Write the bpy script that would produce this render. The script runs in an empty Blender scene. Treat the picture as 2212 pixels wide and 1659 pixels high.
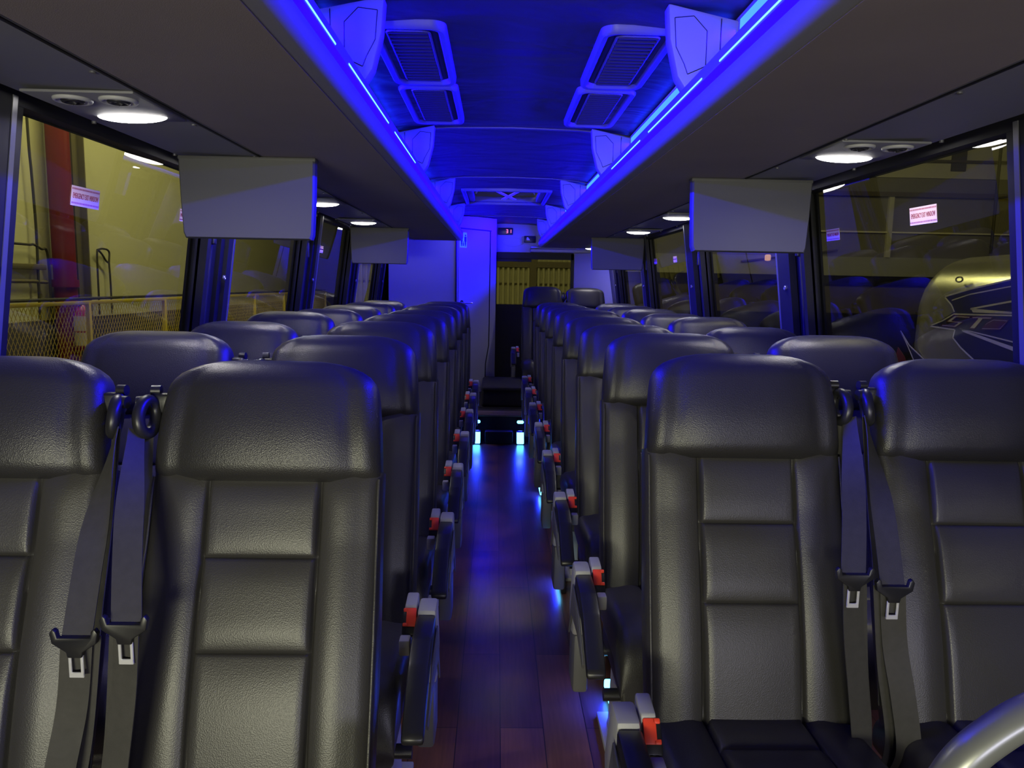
import bpy, bmesh, math, random
from mathutils import Vector, Matrix
random.seed(7)
PI = math.pi
S = bpy.context.scene
COL = S.collection

# ------------------------------------------------------------------ camera, world, exposure
FPX = 1640.0
def _c(x, y): return Vector(((x-1106)/FPX, -(y-829.5)/FPX, 1.0))
ey = _c(1073, 613).normalized()
d2 = _c(2073, 631).normalized()
ez = d2.cross(ey).normalized()
if ez.y < 0: ez = -ez
ex = ey.cross(ez)
if ex.x < 0: ex = -ex
CAMX, EYE = -0.065, 1.43
cam_d = bpy.data.cameras.new('camera'); cam = bpy.data.objects.new('camera', cam_d); COL.objects.link(cam)
right = Vector((ex.x, ey.x, ez.x)); up = Vector((ex.y, ey.y, ez.y)); back = -Vector((ex.z, ey.z, ez.z))
m = Matrix((right, up, back)).transposed().to_4x4(); m.translation = Vector((CAMX, 0, EYE))
cam.matrix_world = m
cam_d.sensor_width = 36.0; cam_d.lens = 36.0*FPX/2212.0; cam_d.clip_start = 0.02; cam_d.clip_end = 200
S.camera = cam
S.view_settings.view_transform = 'Standard'; S.view_settings.look = 'None'
S.view_settings.gamma = 1.0; S.view_settings.exposure = 0.0; S.view_settings.use_curve_mapping = False
w = bpy.data.worlds.new('world'); S.world = w; w.use_nodes = True
w.node_tree.nodes['Background'].inputs[0].default_value = (0.5, 0.5, 0.42, 1)
w.node_tree.nodes['Background'].inputs[1].default_value = 0.02

BLUE = (0.007, 0.0, 1.0)
def area(name, loc, rot, sx, sy, power, color, spread=180):
    l = bpy.data.lights.new(name, 'AREA'); l.shape = 'RECTANGLE'; l.size = sx; l.size_y = sy
    l.energy = power; l.color = color; l.spread = math.radians(spread)
    o = bpy.data.objects.new(name, l); o.location = loc; o.rotation_euler = rot; COL.objects.link(o); return o
def aim(o, tgt):
    o.rotation_euler = (Vector(tgt)-o.location).to_track_quat('-Z', 'Y').to_euler()
# blue LED strips: one on each rack lip facing the aisle, one under the roof edge inside each rack facing the aisle
def strip(name, loc, nrm, width, power, sp=130):
    q = area(name, loc, (0, 0, 0), 8.0, width, power, BLUE, sp)
    z = -Vector(nrm).normalized(); xax = Vector((0, 1, 0)); yax = z.cross(xax).normalized()
    q.rotation_euler = Matrix((xax, yax, z)).transposed().to_euler(); return q
for s in (-1, 1):
    strip('lip_led_light', (s*0.392, 5.1, 1.905), (-s, 0, -0.1), 0.012, 26.0)
    strip('roof_led_light', (s*0.528, 5.1, 2.066), (-s, 0, -0.2), 0.02, 210.0, 100)
    strip('cove_led_light', (s*0.56, 5.1, 1.93), (s*0.2, 0, 1), 0.03, 34.0)
# unseen garage lights: added low fill ahead of the windshield, others beside and behind
YEL = (1.0, 0.93, 0.62)
GAR = [((-1.0, -2.7, 0.95), (-0.5, 2.0, 0.95), 1.5, 0.45, 98, (1.0, 0.98, 0.70)), ((1.2, -2.7, 0.95), (0.9, 2.0, 0.95), 1.3, 0.45, 30, (0.80, 0.77, 1.0)),  # added frontal fill, standing in for garage light from ahead
       ((0.2, -2.2, -0.3), (0.0, 2.5, 1.9), 1.2, 0.4, 13, (1.0, 0.70, 0.62)),  # low warm light added to lift the rack undersides
       ((-3.2, 8.5, 5.4), (-5.0, 9.5, 1.5), 5.0, 0.5, 370, (1.0, 0.92, 0.36)), ((5.5, 9.0, 5.4), (7.0, 12.0, 0.5), 4.0, 0.5, 125, (1.0, 0.90, 0.50)),
       ((2.6, 3.2, 5.0), (3.6, 4.6, 1.2), 1.5, 0.3, 110, (1.0, 0.90, 0.30)), ((0.8, 12.0, 5.4), (0.6, 15.5, 1.2), 3.0, 0.5, 75, (1.0, 0.92, 0.45)), ((0.6, 11.4, 5.0), (3.4, 5.0, 1.5), 2.4, 0.25, 150, (1.0, 0.93, 0.35))]  # last one added to put a highlight on the silver bus
for L, T, sx, sy, P, c in GAR:
    aim(area('unseen_garage_light', L, (0, 0, 0), sx, sy, P, c), T)

# ------------------------------------------------------------------ materials
def mat(name, col, rough=0.5, metal=0.0, spec=0.5, bump=None, var=0.0, vscale=6.0, coat=0.0, emit=None, es=0.0):
    mt = bpy.data.materials.new(name); mt.use_nodes = True; nt = mt.node_tree; b = nt.nodes['Principled BSDF']
    b.inputs['Base Color'].default_value = (*col, 1); b.inputs['Roughness'].default_value = rough
    b.inputs['Metallic'].default_value = metal; b.inputs['Specular IOR Level'].default_value = spec
    if coat: b.inputs['Coat Weight'].default_value = coat; b.inputs['Coat Roughness'].default_value = 0.15
    tc = nt.nodes.new('ShaderNodeTexCoord')
    if var:
        n = nt.nodes.new('ShaderNodeTexNoise'); n.inputs['Scale'].default_value = vscale; n.inputs['Detail'].default_value = 4
        nt.links.new(tc.outputs['Object'], n.inputs['Vector'])
        r = nt.nodes.new('ShaderNodeMix'); r.data_type = 'RGBA'
        r.inputs[6].default_value = (*[c*(1-var) for c in col], 1); r.inputs[7].default_value = (*[min(1, c*(1+var)) for c in col], 1)
        nt.links.new(n.outputs['Fac'], r.inputs[0]); nt.links.new(r.outputs[2], b.inputs['Base Color'])
    if bump:
        sc, st, kind = bump
        n = nt.nodes.new('ShaderNodeTexVoronoi' if kind == 'v' else 'ShaderNodeTexNoise'); n.inputs['Scale'].default_value = sc
        nt.links.new(tc.outputs['Object'], n.inputs['Vector'])
        bp = nt.nodes.new('ShaderNodeBump'); bp.inputs['Strength'].default_value = st; bp.inputs['Distance'].default_value = 0.0012
        nt.links.new(n.outputs['Distance' if kind == 'v' else 'Fac'], bp.inputs['Height']); nt.links.new(bp.outputs['Normal'], b.inputs['Normal'])
    if emit: b.inputs['Emission Color'].default_value = (*emit, 1); b.inputs['Emission Strength'].default_value = es
    return mt
M = {}
M['leather'] = mat('leather', (0.046, 0.044, 0.042), 0.38, bump=(420, 0.2, 'v'), var=0.1, vscale=12, spec=0.5)
M['leather_head'] = mat('leather_head', (0.028, 0.027, 0.027), 0.37, bump=(420, 0.3, 'v'), var=0.1, vscale=12)
M['webbing'] = mat('webbing', (0.050, 0.048, 0.044), 0.7, bump=(600, 0.3, 'n'), var=0.25, vscale=60)
M['black_plastic'] = mat('black_plastic', (0.018, 0.018, 0.02), 0.35)
M['grey_plastic'] = mat('grey_plastic', (0.42, 0.42, 0.42), 0.5, bump=(300, 0.1, 'n'))
M['grey_frame'] = mat('grey_frame', (0.13, 0.13, 0.135), 0.5)
M['red_plastic'] = mat('red_plastic', (0.95, 0.07, 0.03), 0.4, emit=None)
M['chrome'] = mat('chrome', (0.8, 0.8, 0.82), 0.16, metal=1.0)
M['bright_steel'] = mat('bright_steel', (0.75, 0.75, 0.78), 0.3, metal=0.35)
M['dark_metal'] = mat('dark_metal', (0.05, 0.05, 0.055), 0.4, metal=0.6)
M['rubber'] = mat('rubber', (0.010, 0.010, 0.011), 0.5, spec=0.3)
M['post'] = mat('post', (0.014, 0.014, 0.017), 0.6, spec=0.15)
M['grey_edge'] = mat('grey_edge', (0.18, 0.18, 0.19), 0.3, metal=0.5)
M['fabric'] = mat('fabric', (0.22, 0.185, 0.19), 0.95, bump=(500, 0.4, 'n'), var=0.12, vscale=3)
M['panel'] = mat('panel', (0.20, 0.20, 0.21), 0.6, bump=(300, 0.1, 'n'))
M['rack'] = mat('rack', (0.22, 0.22, 0.215), 0.42)
M['divider'] = mat('divider', (0.22, 0.22, 0.22), 0.5)
M['monitor'] = mat('monitor', (0.085, 0.085, 0.082), 0.6, bump=(250, 0.1, 'n'))
M['white_panel'] = mat('white_panel', (0.42, 0.42, 0.42), 0.5)
M['rest_panel'] = mat('rest_panel', (0.42, 0.41, 0.42), 0.45, bump=(200, 0.1, 'n'))
M['carpet'] = mat('carpet', (0.022, 0.020, 0.024), 0.95, bump=(400, 0.6, 'n'), var=0.3, vscale=40)
M['carpet_edge'] = mat('carpet_edge', (0.16, 0.10, 0.08), 0.8, bump=(400, 0.5, 'n'), var=0.3, vscale=40)
M['wall_lower'] = mat('wall_lower', (0.10, 0.10, 0.105), 0.8, bump=(300, 0.3, 'n'))
M['vent'] = mat('vent', (0.10, 0.10, 0.105), 0.45)
M['louvre'] = mat('louvre', (0.035, 0.035, 0.037), 0.4)
M['vent_dark'] = mat('vent_dark', (0.006, 0.006, 0.006), 0.6)
M['screw'] = mat('screw', (0.7, 0.7, 0.72), 0.25, metal=0.9)
M['lens'] = mat('lens', (0.9, 0.9, 0.9), 0.3, emit=(1.0, 0.97, 0.93), es=14)
M['led'] = mat('led', (0.3, 0.6, 0.9), 0.3, emit=(0.16, 0.62, 1.0), es=2.2)
M['led_dim'] = mat('led_dim', (0.1, 0.2, 0.6), 0.3, emit=(0.010, 0.05, 1.0), es=9.0)
M['blue_lamp'] = mat('blue_lamp', (0.3, 0.6, 0.9), 0.3, emit=(0.12, 0.62, 1.0), es=6)
M['sticker'] = mat('sticker', (0.60, 0.47, 0.50), 0.6)
M['sticker_red'] = mat('sticker_red', (0.28, 0.04, 0.07), 0.6)
M['sign'] = mat('sign', (0.30, 0.72, 0.95), 0.5, emit=(0.05, 0.3, 0.95), es=0.4)  # faint emission paints in light reflected off the restroom sign
M['sign_dark'] = mat('sign_dark', (0.01, 0.01, 0.12), 0.6)
M['digit'] = mat('digit', (0.3, 0.0, 0.05), 0.5, emit=(1.0, 0.16, 0.35), es=2.6)
M['yellow_tape'] = mat('yellow_tape', (0.75, 0.62, 0.05), 0.6)
M['cream'] = mat('cream', (0.78, 0.74, 0.52), 0.5)
M['rail'] = mat('rail', (0.26, 0.27, 0.25), 0.32, metal=0.4, coat=0.3)
# wrinkled headliner
def ceiling_mat():
    mt = mat('headliner', (0.028, 0.028, 0.031), 0.5); nt = mt.node_tree; b = nt.nodes['Principled BSDF']
    tc = nt.nodes.new('ShaderNodeTexCoord'); mp = nt.nodes.new('ShaderNodeMapping'); mp.inputs['Scale'].default_value = (1.6, 2.6, 1)
    n = nt.nodes.new('ShaderNodeTexNoise'); n.inputs['Scale'].default_value = 1.5; n.inputs['Detail'].default_value = 2.5; n.inputs['Distortion'].default_value = 1.0
    bp = nt.nodes.new('ShaderNodeBump'); bp.inputs['Strength'].default_value = 0.6; bp.inputs['Distance'].default_value = 0.05
    nt.links.new(tc.outputs['Object'], mp.inputs['Vector']); nt.links.new(mp.outputs[0], n.inputs['Vector'])
    nt.links.new(n.outputs['Fac'], bp.inputs['Height']); nt.links.new(bp.outputs[0], b.inputs['Normal'])
    return mt
M['headliner'] = ceiling_mat()
def floor_mat():
    mt = mat('wood_floor', (0.1, 0.05, 0.03), 0.3, coat=0.35); nt = mt.node_tree; b = nt.nodes['Principled BSDF']
    tc = nt.nodes.new('ShaderNodeTexCoord'); mp = nt.nodes.new('ShaderNodeMapping')
    mp.inputs['Rotation'].default_value = (0, 0, PI/2); mp.inputs['Location'].default_value = (0, -0.108, 0)
    br = nt.nodes.new('ShaderNodeTexBrick'); br.offset = 0.43; br.inputs['Scale'].default_value = 1.0
    br.inputs['Brick Width'].default_value = 1.15; br.inputs['Row Height'].default_value = 0.14; br.inputs['Mortar Size'].default_value = 0.0016
    br.inputs['Mortar Smooth'].default_value = 0.2; br.inputs['Bias'].default_value = 0
    br.inputs['Color1'].default_value = (0.24, 0.10, 0.05, 1); br.inputs['Color2'].default_value = (0.12, 0.048, 0.028, 1); br.inputs['Mortar'].default_value = (0.012, 0.006, 0.005, 1)
    nt.links.new(tc.outputs['Object'], mp.inputs['Vector']); nt.links.new(mp.outputs[0], br.inputs['Vector'])
    mp2 = nt.nodes.new('ShaderNodeMapping'); mp2.inputs['Scale'].default_value = (60, 3, 1)
    n = nt.nodes.new('ShaderNodeTexNoise'); n.inputs['Scale'].default_value = 1.6; n.inputs['Detail'].default_value = 8
    nt.links.new(tc.outputs['Object'], mp2.inputs['Vector']); nt.links.new(mp2.outputs[0], n.inputs['Vector'])
    rmp = nt.nodes.new('ShaderNodeMapRange'); rmp.inputs[3].default_value = 0.55; rmp.inputs[4].default_value = 1.45
    nt.links.new(n.outputs['Fac'], rmp.inputs[0])
    mx = nt.nodes.new('ShaderNodeMix'); mx.data_type = 'RGBA'; mx.blend_type = 'MULTIPLY'; mx.inputs[0].default_value = 1
    nt.links.new(br.outputs['Color'], mx.inputs[6]); nt.links.new(rmp.outputs[0], mx.inputs[7]); nt.links.new(mx.outputs[2], b.inputs['Base Color'])
    bp = nt.nodes.new('ShaderNodeBump'); bp.inputs['Strength'].default_value = 0.12; bp.inputs['Distance'].default_value = 0.002
    nt.links.new(n.outputs['Fac'], bp.inputs['Height']); nt.links.new(bp.outputs[0], b.inputs['Normal'])
    return mt
M['wood'] = floor_mat()
def glass_mat(name, tint, ior=1.5):
    mt = bpy.data.materials.new(name); mt.use_nodes = True; nt = mt.node_tree
    for n in list(nt.nodes): nt.nodes.remove(n)
    o = nt.nodes.new('ShaderNodeOutputMaterial'); mx = nt.nodes.new('ShaderNodeMixShader'); fr = nt.nodes.new('ShaderNodeFresnel')
    fr.inputs['IOR'].default_value = ior
    tr = nt.nodes.new('ShaderNodeBsdfTransparent'); tr.inputs[0].default_value = (*tint, 1)
    gl = nt.nodes.new('ShaderNodeBsdfGlossy'); gl.inputs['Roughness'].default_value = 0.012
    ge = nt.nodes.new('ShaderNodeNewGeometry'); ma = nt.nodes.new('ShaderNodeMath'); ma.operation = 'SUBTRACT'; ma.inputs[0].default_value = 1.0
    mu = nt.nodes.new('ShaderNodeMath'); mu.operation = 'MULTIPLY'
    nt.links.new(ge.outputs['Backfacing'], ma.inputs[1]); nt.links.new(ma.outputs[0], mu.inputs[0]); nt.links.new(fr.outputs[0], mu.inputs[1])
    nt.links.new(mu.outputs[0], mx.inputs[0]); nt.links.new(tr.outputs[0], mx.inputs[1]); nt.links.new(gl.outputs[0], mx.inputs[2]); nt.links.new(mx.outputs[0], o.inputs[0])
    return mt
M['glass'] = glass_mat('window_glass', (0.66, 0.67, 0.64), 1.75)
M['roof_glass'] = glass_mat('roof_glass', (0.14, 0.14, 0.13), 1.4)
M['rear_glass'] = glass_mat('rear_glass', (0.6, 0.6, 0.55), 1.12)
M['led_diffuser'] = mat('led_diffuser', (0.02, 0.02, 0.3), 0.3, emit=(0.006, 0.0, 1.0), es=4.5)
# garage
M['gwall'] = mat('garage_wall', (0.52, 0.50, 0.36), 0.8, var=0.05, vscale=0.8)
M['gdado'] = mat('garage_dado', (0.045, 0.036, 0.022), 0.8, var=0.35, vscale=2)
M['gdado2'] = mat('garage_brown', (0.09, 0.075, 0.05), 0.8, var=0.35, vscale=2)
M['gdark'] = mat('garage_dark', (0.07, 0.065, 0.05), 0.85, var=0.2, vscale=1)
M['gfloor'] = mat('garage_floor', (0.10, 0.095, 0.085), 0.5, var=0.2, vscale=1)
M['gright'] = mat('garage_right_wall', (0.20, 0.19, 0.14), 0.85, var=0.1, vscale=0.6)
M['pipe_red'] = mat('red_paint', (0.15, 0.010, 0.010), 0.45)
M['column'] = mat('brown_steel', (0.10, 0.085, 0.05), 0.6)
M['fence'] = mat('yellow_paint', (0.62, 0.48, 0.04), 0.5)
M['cable'] = mat('black_cable', (0.03, 0.028, 0.015), 0.6)
M['extg'] = mat('extinguisher_red', (0.35, 0.02, 0.02), 0.35)
M['label'] = mat('cream_label', (0.62, 0.56, 0.34), 0.6)
M['silver'] = mat('silver_paint', (0.55, 0.54, 0.47), 0.27, metal=0.85)
M['busband'] = mat('coach_white', (0.34, 0.34, 0.28), 0.5)
M['busglass'] = mat('coach_dark_glass', (0.02, 0.02, 0.022), 0.12)
M['logo_dark'] = mat('logo_navy', (0.02, 0.022, 0.06), 0.4)
M['logo_red'] = mat('logo_maroon', (0.09, 0.02, 0.045), 0.4)
M['logo_cream'] = mat('logo_cream', (0.62, 0.60, 0.45), 0.45)
M['door_g'] = mat('rollup_door', (0.34, 0.33, 0.20), 0.7, var=0.08, vscale=2)
M['amber'] = mat('amber_lens', (0.9, 0.4, 0.05), 0.3, emit=(1.0, 0.55, 0.15), es=1.2)

# ------------------------------------------------------------------ mesh helpers
def box(bm, lo, hi, bev=0.0, seg=2, mtx=None):
    b = bmesh.new(); bmesh.ops.create_cube(b, size=1.0)
    for v in b.verts:
        v.co = Vector([(lo[i]+hi[i])/2 + v.co[i]*(hi[i]-lo[i]) for i in range(3)])
    if bev > 0:
        bmesh.ops.bevel(b, geom=b.edges[:], offset=min(bev, 0.49*min(abs(hi[i]-lo[i]) for i in range(3))), segments=seg, profile=0.5, affect='EDGES')
    if mtx is not None: bmesh.ops.transform(b, matrix=mtx, verts=b.verts)
    merge(bm, b)
def merge(bm, b):
    vm = {}
    for v in b.verts: vm[v] = bm.verts.new(v.co)
    for f in b.faces:
        try:
            g = bm.faces.new([vm[v] for v in f.verts]); g.material_index = f.material_index
        except ValueError: pass
    b.free()
def frame(d):
    d = d.normalized(); a = Vector((0, 0, 1)) if abs(d.z) < 0.9 else Vector((1, 0, 0))
    u = d.cross(a).normalized(); return u, d.cross(u).normalized()
def loft(bm, rings, cap=True, closed=True):
    vr = [[bm.verts.new(p) for p in r] for r in rings]; n = len(vr[0])
    for a, b in zip(vr, vr[1:]):
        for i in range(n if closed else n-1):
            j = (i+1) % n
            bm.faces.new((a[i], a[j], b[j], b[i]))
    if cap and closed:
        bm.faces.new(list(reversed(vr[0]))); bm.faces.new(vr[-1])
def tube(bm, pts, r, n=12, cap=True):
    pts = [Vector(p) for p in pts]; rings = []; u = None
    for i, p in enumerate(pts):
        d = (pts[min(i+1, len(pts)-1)]-pts[max(i-1, 0)]).normalized()
        if u is None: u, _ = frame(d)
        u = (u-d*u.dot(d)).normalized(); v = d.cross(u)
        rr = r[i] if isinstance(r, (list, tuple)) else r
        rings.append([p+(u*math.cos(2*PI*k/n)+v*math.sin(2*PI*k/n))*rr for k in range(n)])
    loft(bm, rings, cap)
def cyl(bm, p0, p1, r, n=20): tube(bm, [p0, p1], r, n)
def arc(pts, n=8):
    """Catmull-Rom through the points"""
    P = [Vector(p) for p in pts]; P = [P[0]*2-P[1]]+P+[P[-1]*2-P[-2]]; out = []
    for i in range(1, len(P)-2):
        for k in range(n):
            t = k/n; a, b, c, d = P[i-1:i+3]
            out.append(0.5*((2*b)+(c-a)*t+(2*a-5*b+4*c-d)*t*t+(3*b-a-3*c+d)*t**3))
    out.append(P[-2]); return out
def prism(bm, poly, axis, a, b, bev=0.0):
    """polygon in the two other axes extruded along axis (0,1,2)"""
    t = bmesh.new(); o = [i for i in range(3) if i != axis]
    def mk(p, q):
        v = [0, 0, 0]; v[o[0]] = p[0]; v[o[1]] = p[1]; v[axis] = q; return v
    A = [t.verts.new(mk(p, a)) for p in poly]; B = [t.verts.new(mk(p, b)) for p in poly]
    t.faces.new(A); t.faces.new(list(reversed(B)))
    for i in range(len(poly)):
        j = (i+1) % len(poly); t.faces.new((A[j], A[i], B[i], B[j]))
    bmesh.ops.recalc_face_normals(t, faces=t.faces[:])
    if bev: bmesh.ops.bevel(t, geom=t.edges[:], offset=bev, segments=2, profile=0.5, affect='EDGES')
    merge(bm, t)
def torus(bm, c, ax, R1, R2, r, n=32, k=10):
    """elliptic ring about c; ax=(u,v) unit vectors"""
    u, v = Vector(ax[0]), Vector(ax[1]); nn = u.cross(v); c = Vector(c); rings = []
    for i in range(n):
        a = 2*PI*i/n; p = c+u*R1*math.cos(a)+v*R2*math.sin(a); d = (u*math.cos(a)+v*math.sin(a)).normalized()
        rings.append([bm.verts.new(p+(d*math.cos(2*PI*j/k)+nn*math.sin(2*PI*j/k))*r) for j in range(k)])
    for i in range(n):
        A, B = rings[i], rings[(i+1) % n]
        for j in range(k): bm.faces.new((A[j], A[(j+1) % k], B[(j+1) % k], B[j]))
def obj(name, bm, mats, parent=None, smooth=40, loc=None, flipx=False):
    if flipx:
        for v in bm.verts: v.co.x = -v.co.x
    bmesh.ops.recalc_face_normals(bm, faces=bm.faces[:])
    me = bpy.data.meshes.new(name); bm.to_mesh(me); bm.free()
    for mt in (mats if isinstance(mats, (list, tuple)) else [mats]): me.materials.append(M[mt] if isinstance(mt, str) else mt)
    if smooth:
        me.polygons.foreach_set('use_smooth', [True]*len(me.polygons))
        me.set_sharp_from_angle(angle=math.radians(smooth))
    o = bpy.data.objects.new(name, me); COL.objects.link(o)
    if parent: o.parent = parent
    if loc: o.location = loc
    return o
def tag(o, label, cat, group=None, kind=None):
    o['label'] = label; o['category'] = cat
    if group: o['group'] = group
    if kind: o['kind'] = kind
    return o
def thing(name, label, cat, loc=(0, 0, 0), rotz=0, group=None):
    o = bpy.data.objects.new(name, None); o.empty_display_size = 0.05; COL.objects.link(o); o.location = loc; o.rotation_euler = (0, 0, rotz)
    return tag(o, label, cat, group)
def struct(name, bm, mats, label=None, smooth=30, parent=None):
    o = obj(name, bm, mats, parent, smooth)
    if not parent: o['kind'] = 'structure'
    if label: o['label'] = label
    return o
def dup(o, parent=None):
    c = o.copy(); COL.objects.link(c); c.parent = parent
    for ch in [x for x in o.children]: dup(ch, c)
    return c
def text_bm(body, size, extrude=0.0005, shear=0.0):
    cu = bpy.data.curves.new('txt', 'FONT'); cu.body = body; cu.size = size; cu.extrude = extrude; cu.align_x = 'CENTER'; cu.align_y = 'CENTER'; cu.shear = shear
    o = bpy.data.objects.new('txt', cu); COL.objects.link(o)
    bpy.context.view_layer.update()
    me = bpy.data.meshes.new_from_object(o.evaluated_get(bpy.context.evaluated_depsgraph_get()))
    b = bmesh.new(); b.from_mesh(me); bpy.data.meshes.remove(me); bpy.data.objects.remove(o); bpy.data.curves.remove(cu)
    return b
def sstep(a, b, x):
    t = max(0.0, min(1.0, (x-a)/(b-a))); return t*t*(3-2*t)

# ------------------------------------------------------------------ coach shell
Y0, Y1 = -1.2, 9.3
def wx(z): return 1.21+0.137*(1.86-z)      # inner face of the side wall leans in towards the roof
bm = bmesh.new(); box(bm, (-1.42, Y0, -0.06), (1.42, 6.8, 0.0)); struct('floor', bm, 'wood')
# rear steps and landings
bm = bmesh.new(); box(bm, (-1.42, 6.8, -0.06), (0.34, 7.25, 0.235), 0.004); box(bm, (0.23, 6.8, -0.06), (1.42, 9.3, 0.0)); box(bm, (-1.42, 7.25, -0.06), (0.23, 9.3, 0.24)); struct('trim_1', bm, 'carpet')
bm = bmesh.new(); box(bm, (-0.30, 6.785, 0.236), (0.33, 7.02, 0.252), 0.006); tag(obj('step_nosing', bm, 'carpet_edge'), 'brown worn carpet nosing strip at the head of the first rear step', 'step nosing')
bm = bmesh.new(); box(bm, (-0.20, 7.29, 0.24), (0.22, 8.12, 0.44), 0.03, 4); box(bm, (-0.19, 7.27, 0.40), (0.21, 7.33, 0.436), 0.012, 3)
tag(obj('rear_step', bm, 'carpet'), 'dark carpeted upper step below the rear window beside restroom', 'step')
# roof headliner: curved shell
prof = [(0, 2.145), (0.30, 2.14), (0.48, 2.125), (0.62, 2.10), (0.80, 2.06), (0.98, 2.0), (1.10, 1.95), (1.20, 1.88), (1.24, 1.82)]
full = [(-x, z) for x, z in reversed(prof[1:])]+prof
bm = bmesh.new()
HX, HY0, HY1 = 0.315, 5.9, 6.85
ys = [Y0+(Y1-Y0)*i/24 for i in range(25)]
for h in (HY0, HY1): ys.append(h)
ys = sorted(ys); xs = sorted(set([p[0] for p in full]+[-HX, HX]))
def zc(x):
    x = abs(x)
    for (a, za), (b, zb) in zip(prof, prof[1:]):
        if a <= x <= b: return za+(zb-za)*(x-a)/(b-a)
    return prof[-1][1]
g = [[bm.verts.new((x, y, zc(x))) for x in xs] for y in ys]
for i in range(len(ys)-1):
    for j in range(len(xs)-1):
        if ys[i] >= HY0-1e-6 and ys[i+1] <= HY1+1e-6 and xs[j] >= -HX-1e-6 and xs[j+1] <= HX+1e-6: continue
        bm.faces.new((g[i][j], g[i][j+1], g[i+1][j+1], g[i+1][j]))
ceil_o = struct('ceiling', bm, 'headliner', smooth=60)
md = ceil_o.modifiers.new('thickness', 'SOLIDIFY'); md.thickness = 0.03; md.offset = 1 
bm = bmesh.new()   # seams of the headliner panels
for y in (3.62, 5.25, 6.95, 8.2):
    loft(bm, [[(x*0.995, y-0.012, zc(x)-0.001) , (x*0.995, y+0.012, zc(x)-0.001), (x*0.995, y+0.012, zc(x)-0.006), (x*0.995, y-0.012, zc(x)-0.006)] for x in xs if abs(x) < 1.0])
struct('trim_2', bm, 'vent')
# side walls: below the windows, header above, posts between
POSTS = {-1: [(-0.1, 0.25), (1.55, 1.90), (3.10, 3.44), (4.66, 5.02), (6.10, 6.50), (7.65, 7.98)], 1: [(-0.1, 0.25), (1.55, 1.93), (3.20, 3.55), (4.82, 5.20), (6.52, 6.85), (8.1, 8.45)]}
ZS, ZT = 0.82, 1.86
for s, nm in ((-1, 'left'), (1, 'right')):
    bm = bmesh.new()
    def slab(ya, yb, za, zb, din=0.0, th=0.05):
        loft(bm, [[(s*(wx(za)-din), y, za), (s*(wx(za)-din+th), y, za), (s*(wx(zb)-din+th), y, zb), (s*(wx(zb)-din), y, zb)] for y in (ya, yb)])
    slab(Y0, Y1, -0.06, ZS); slab(Y0, Y1, ZT, 2.0)
    slab(7.98 if s < 0 else 8.45, Y1, ZS, ZT); 
    struct('wall_'+nm, bm, 'wall_lower')
    bm = bmesh.new(); slab(Y0, Y1, ZS-0.03, ZS+0.012, 0.025, 0.06); slab(Y0, Y1, ZT-0.035, ZT+0.01, 0.02, 0.05)
    struct('trim_3' if s < 0 else 'trim_4', bm, 'rubber', 'black window surround rails')
    # posts
    for k, (a, b) in enumerate(POSTS[s]):
        t = thing('window_post', '', 'window post', (0, 0, 0), 0, 'pillars between the side windows')
        names = ['', 'first', 'second', 'third', 'fourth', 'fifth']
        t['label'] = ('black and blue-lit window pillar on the %s wall, %s from the camera' % (nm, names[k])) if k else 'window pillar beside the camera on the %s wall, out of the picture' % nm
        mid = a+0.5*(b-a)
        def sl(bm, ya, yb, za, zb, din, th):
            loft(bm, [[(s*(wx(za)-din), y, za), (s*(wx(za)-din+th), y, za), (s*(wx(zb)-din+th), y, zb), (s*(wx(zb)-din), y, zb)] for y in (ya, yb)])
        bm = bmesh.new(); sl(bm, a, b-0.03, ZS, ZT, 0.0, 0.05); sl(bm, b-0.16, b, ZS, ZT-0.0, 0.018, 0.03); sl(bm, a, a+0.035, ZS, ZT, 0.03, 0.04); obj('seal', bm, 'rubber', t)
        bm = bmesh.new()
        if k == 1: sl(bm, a-0.12, b-0.07, ZS+0.01, ZT-0.02, 0.035, 0.03)
        else: sl(bm, (mid-0.02 if s > 0 else b-0.115), b-0.06, ZS+0.01, ZT-0.02, 0.035, 0.03)
        obj('cover_plate', bm, 'post', t)
        bm = bmesh.new()
        e = b-0.07 if k == 1 else b-0.06
        sl(bm, e, e+0.018, ZS+0.01, ZT-0.02, 0.037, 0.03); obj('edge_strip', bm, 'grey_edge', t)
        bm = bmesh.new(); zz = 1.435; yy = (b-0.14 if k != 1 else b-0.10)
        X = s*(wx(zz)-0.035); cyl(bm, (X, yy, zz), (X-s*0.006, yy, zz), 0.011); torus(bm, (X-s*0.006, yy, zz), ((0, 1, 0), (0, 0, 1)), 0.007, 0.007, 0.003, 16, 6); obj('screw', bm, 'screw', t)
        if k >= 2:
            bm = bmesh.new()
            yr = a+0.085
            tube(bm, [(s*(wx(z)-0.012), yr, z) for z in (0.9, 1.25, 1.58)], 0.007, 10)
            X = s*(wx(1.62)-0.012); box(bm, (X-0.012, yr-0.015, 1.57), (X+0.012, yr+0.015, 1.66), 0.005)
            X = s*(wx(0.98)-0.012); box(bm, (X-0.01, yr-0.012, 0.96), (X+0.01, yr+0.012, 0.99), 0.003)
            obj('latch_rod', bm, 'dark_metal', t)
    # panes
    P = POSTS[s]; n = 1
    for (a, b), (c, d) in zip(P, P[1:]):
        bm = bmesh.new(); ya, yb = b-0.02, c+0.02
        loft(bm, [[(s*(wx(ZS)+0.02), y, ZS), (s*(wx(ZS)+0.026), y, ZS), (s*(wx(ZT)+0.026), y, ZT), (s*(wx(ZT)+0.02), y, ZT)] for y in (ya, yb)])
        struct('window_%d' % (n+(0 if s < 0 else 10)), bm, 'glass', 'tinted side window pane')
        n += 1
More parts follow.
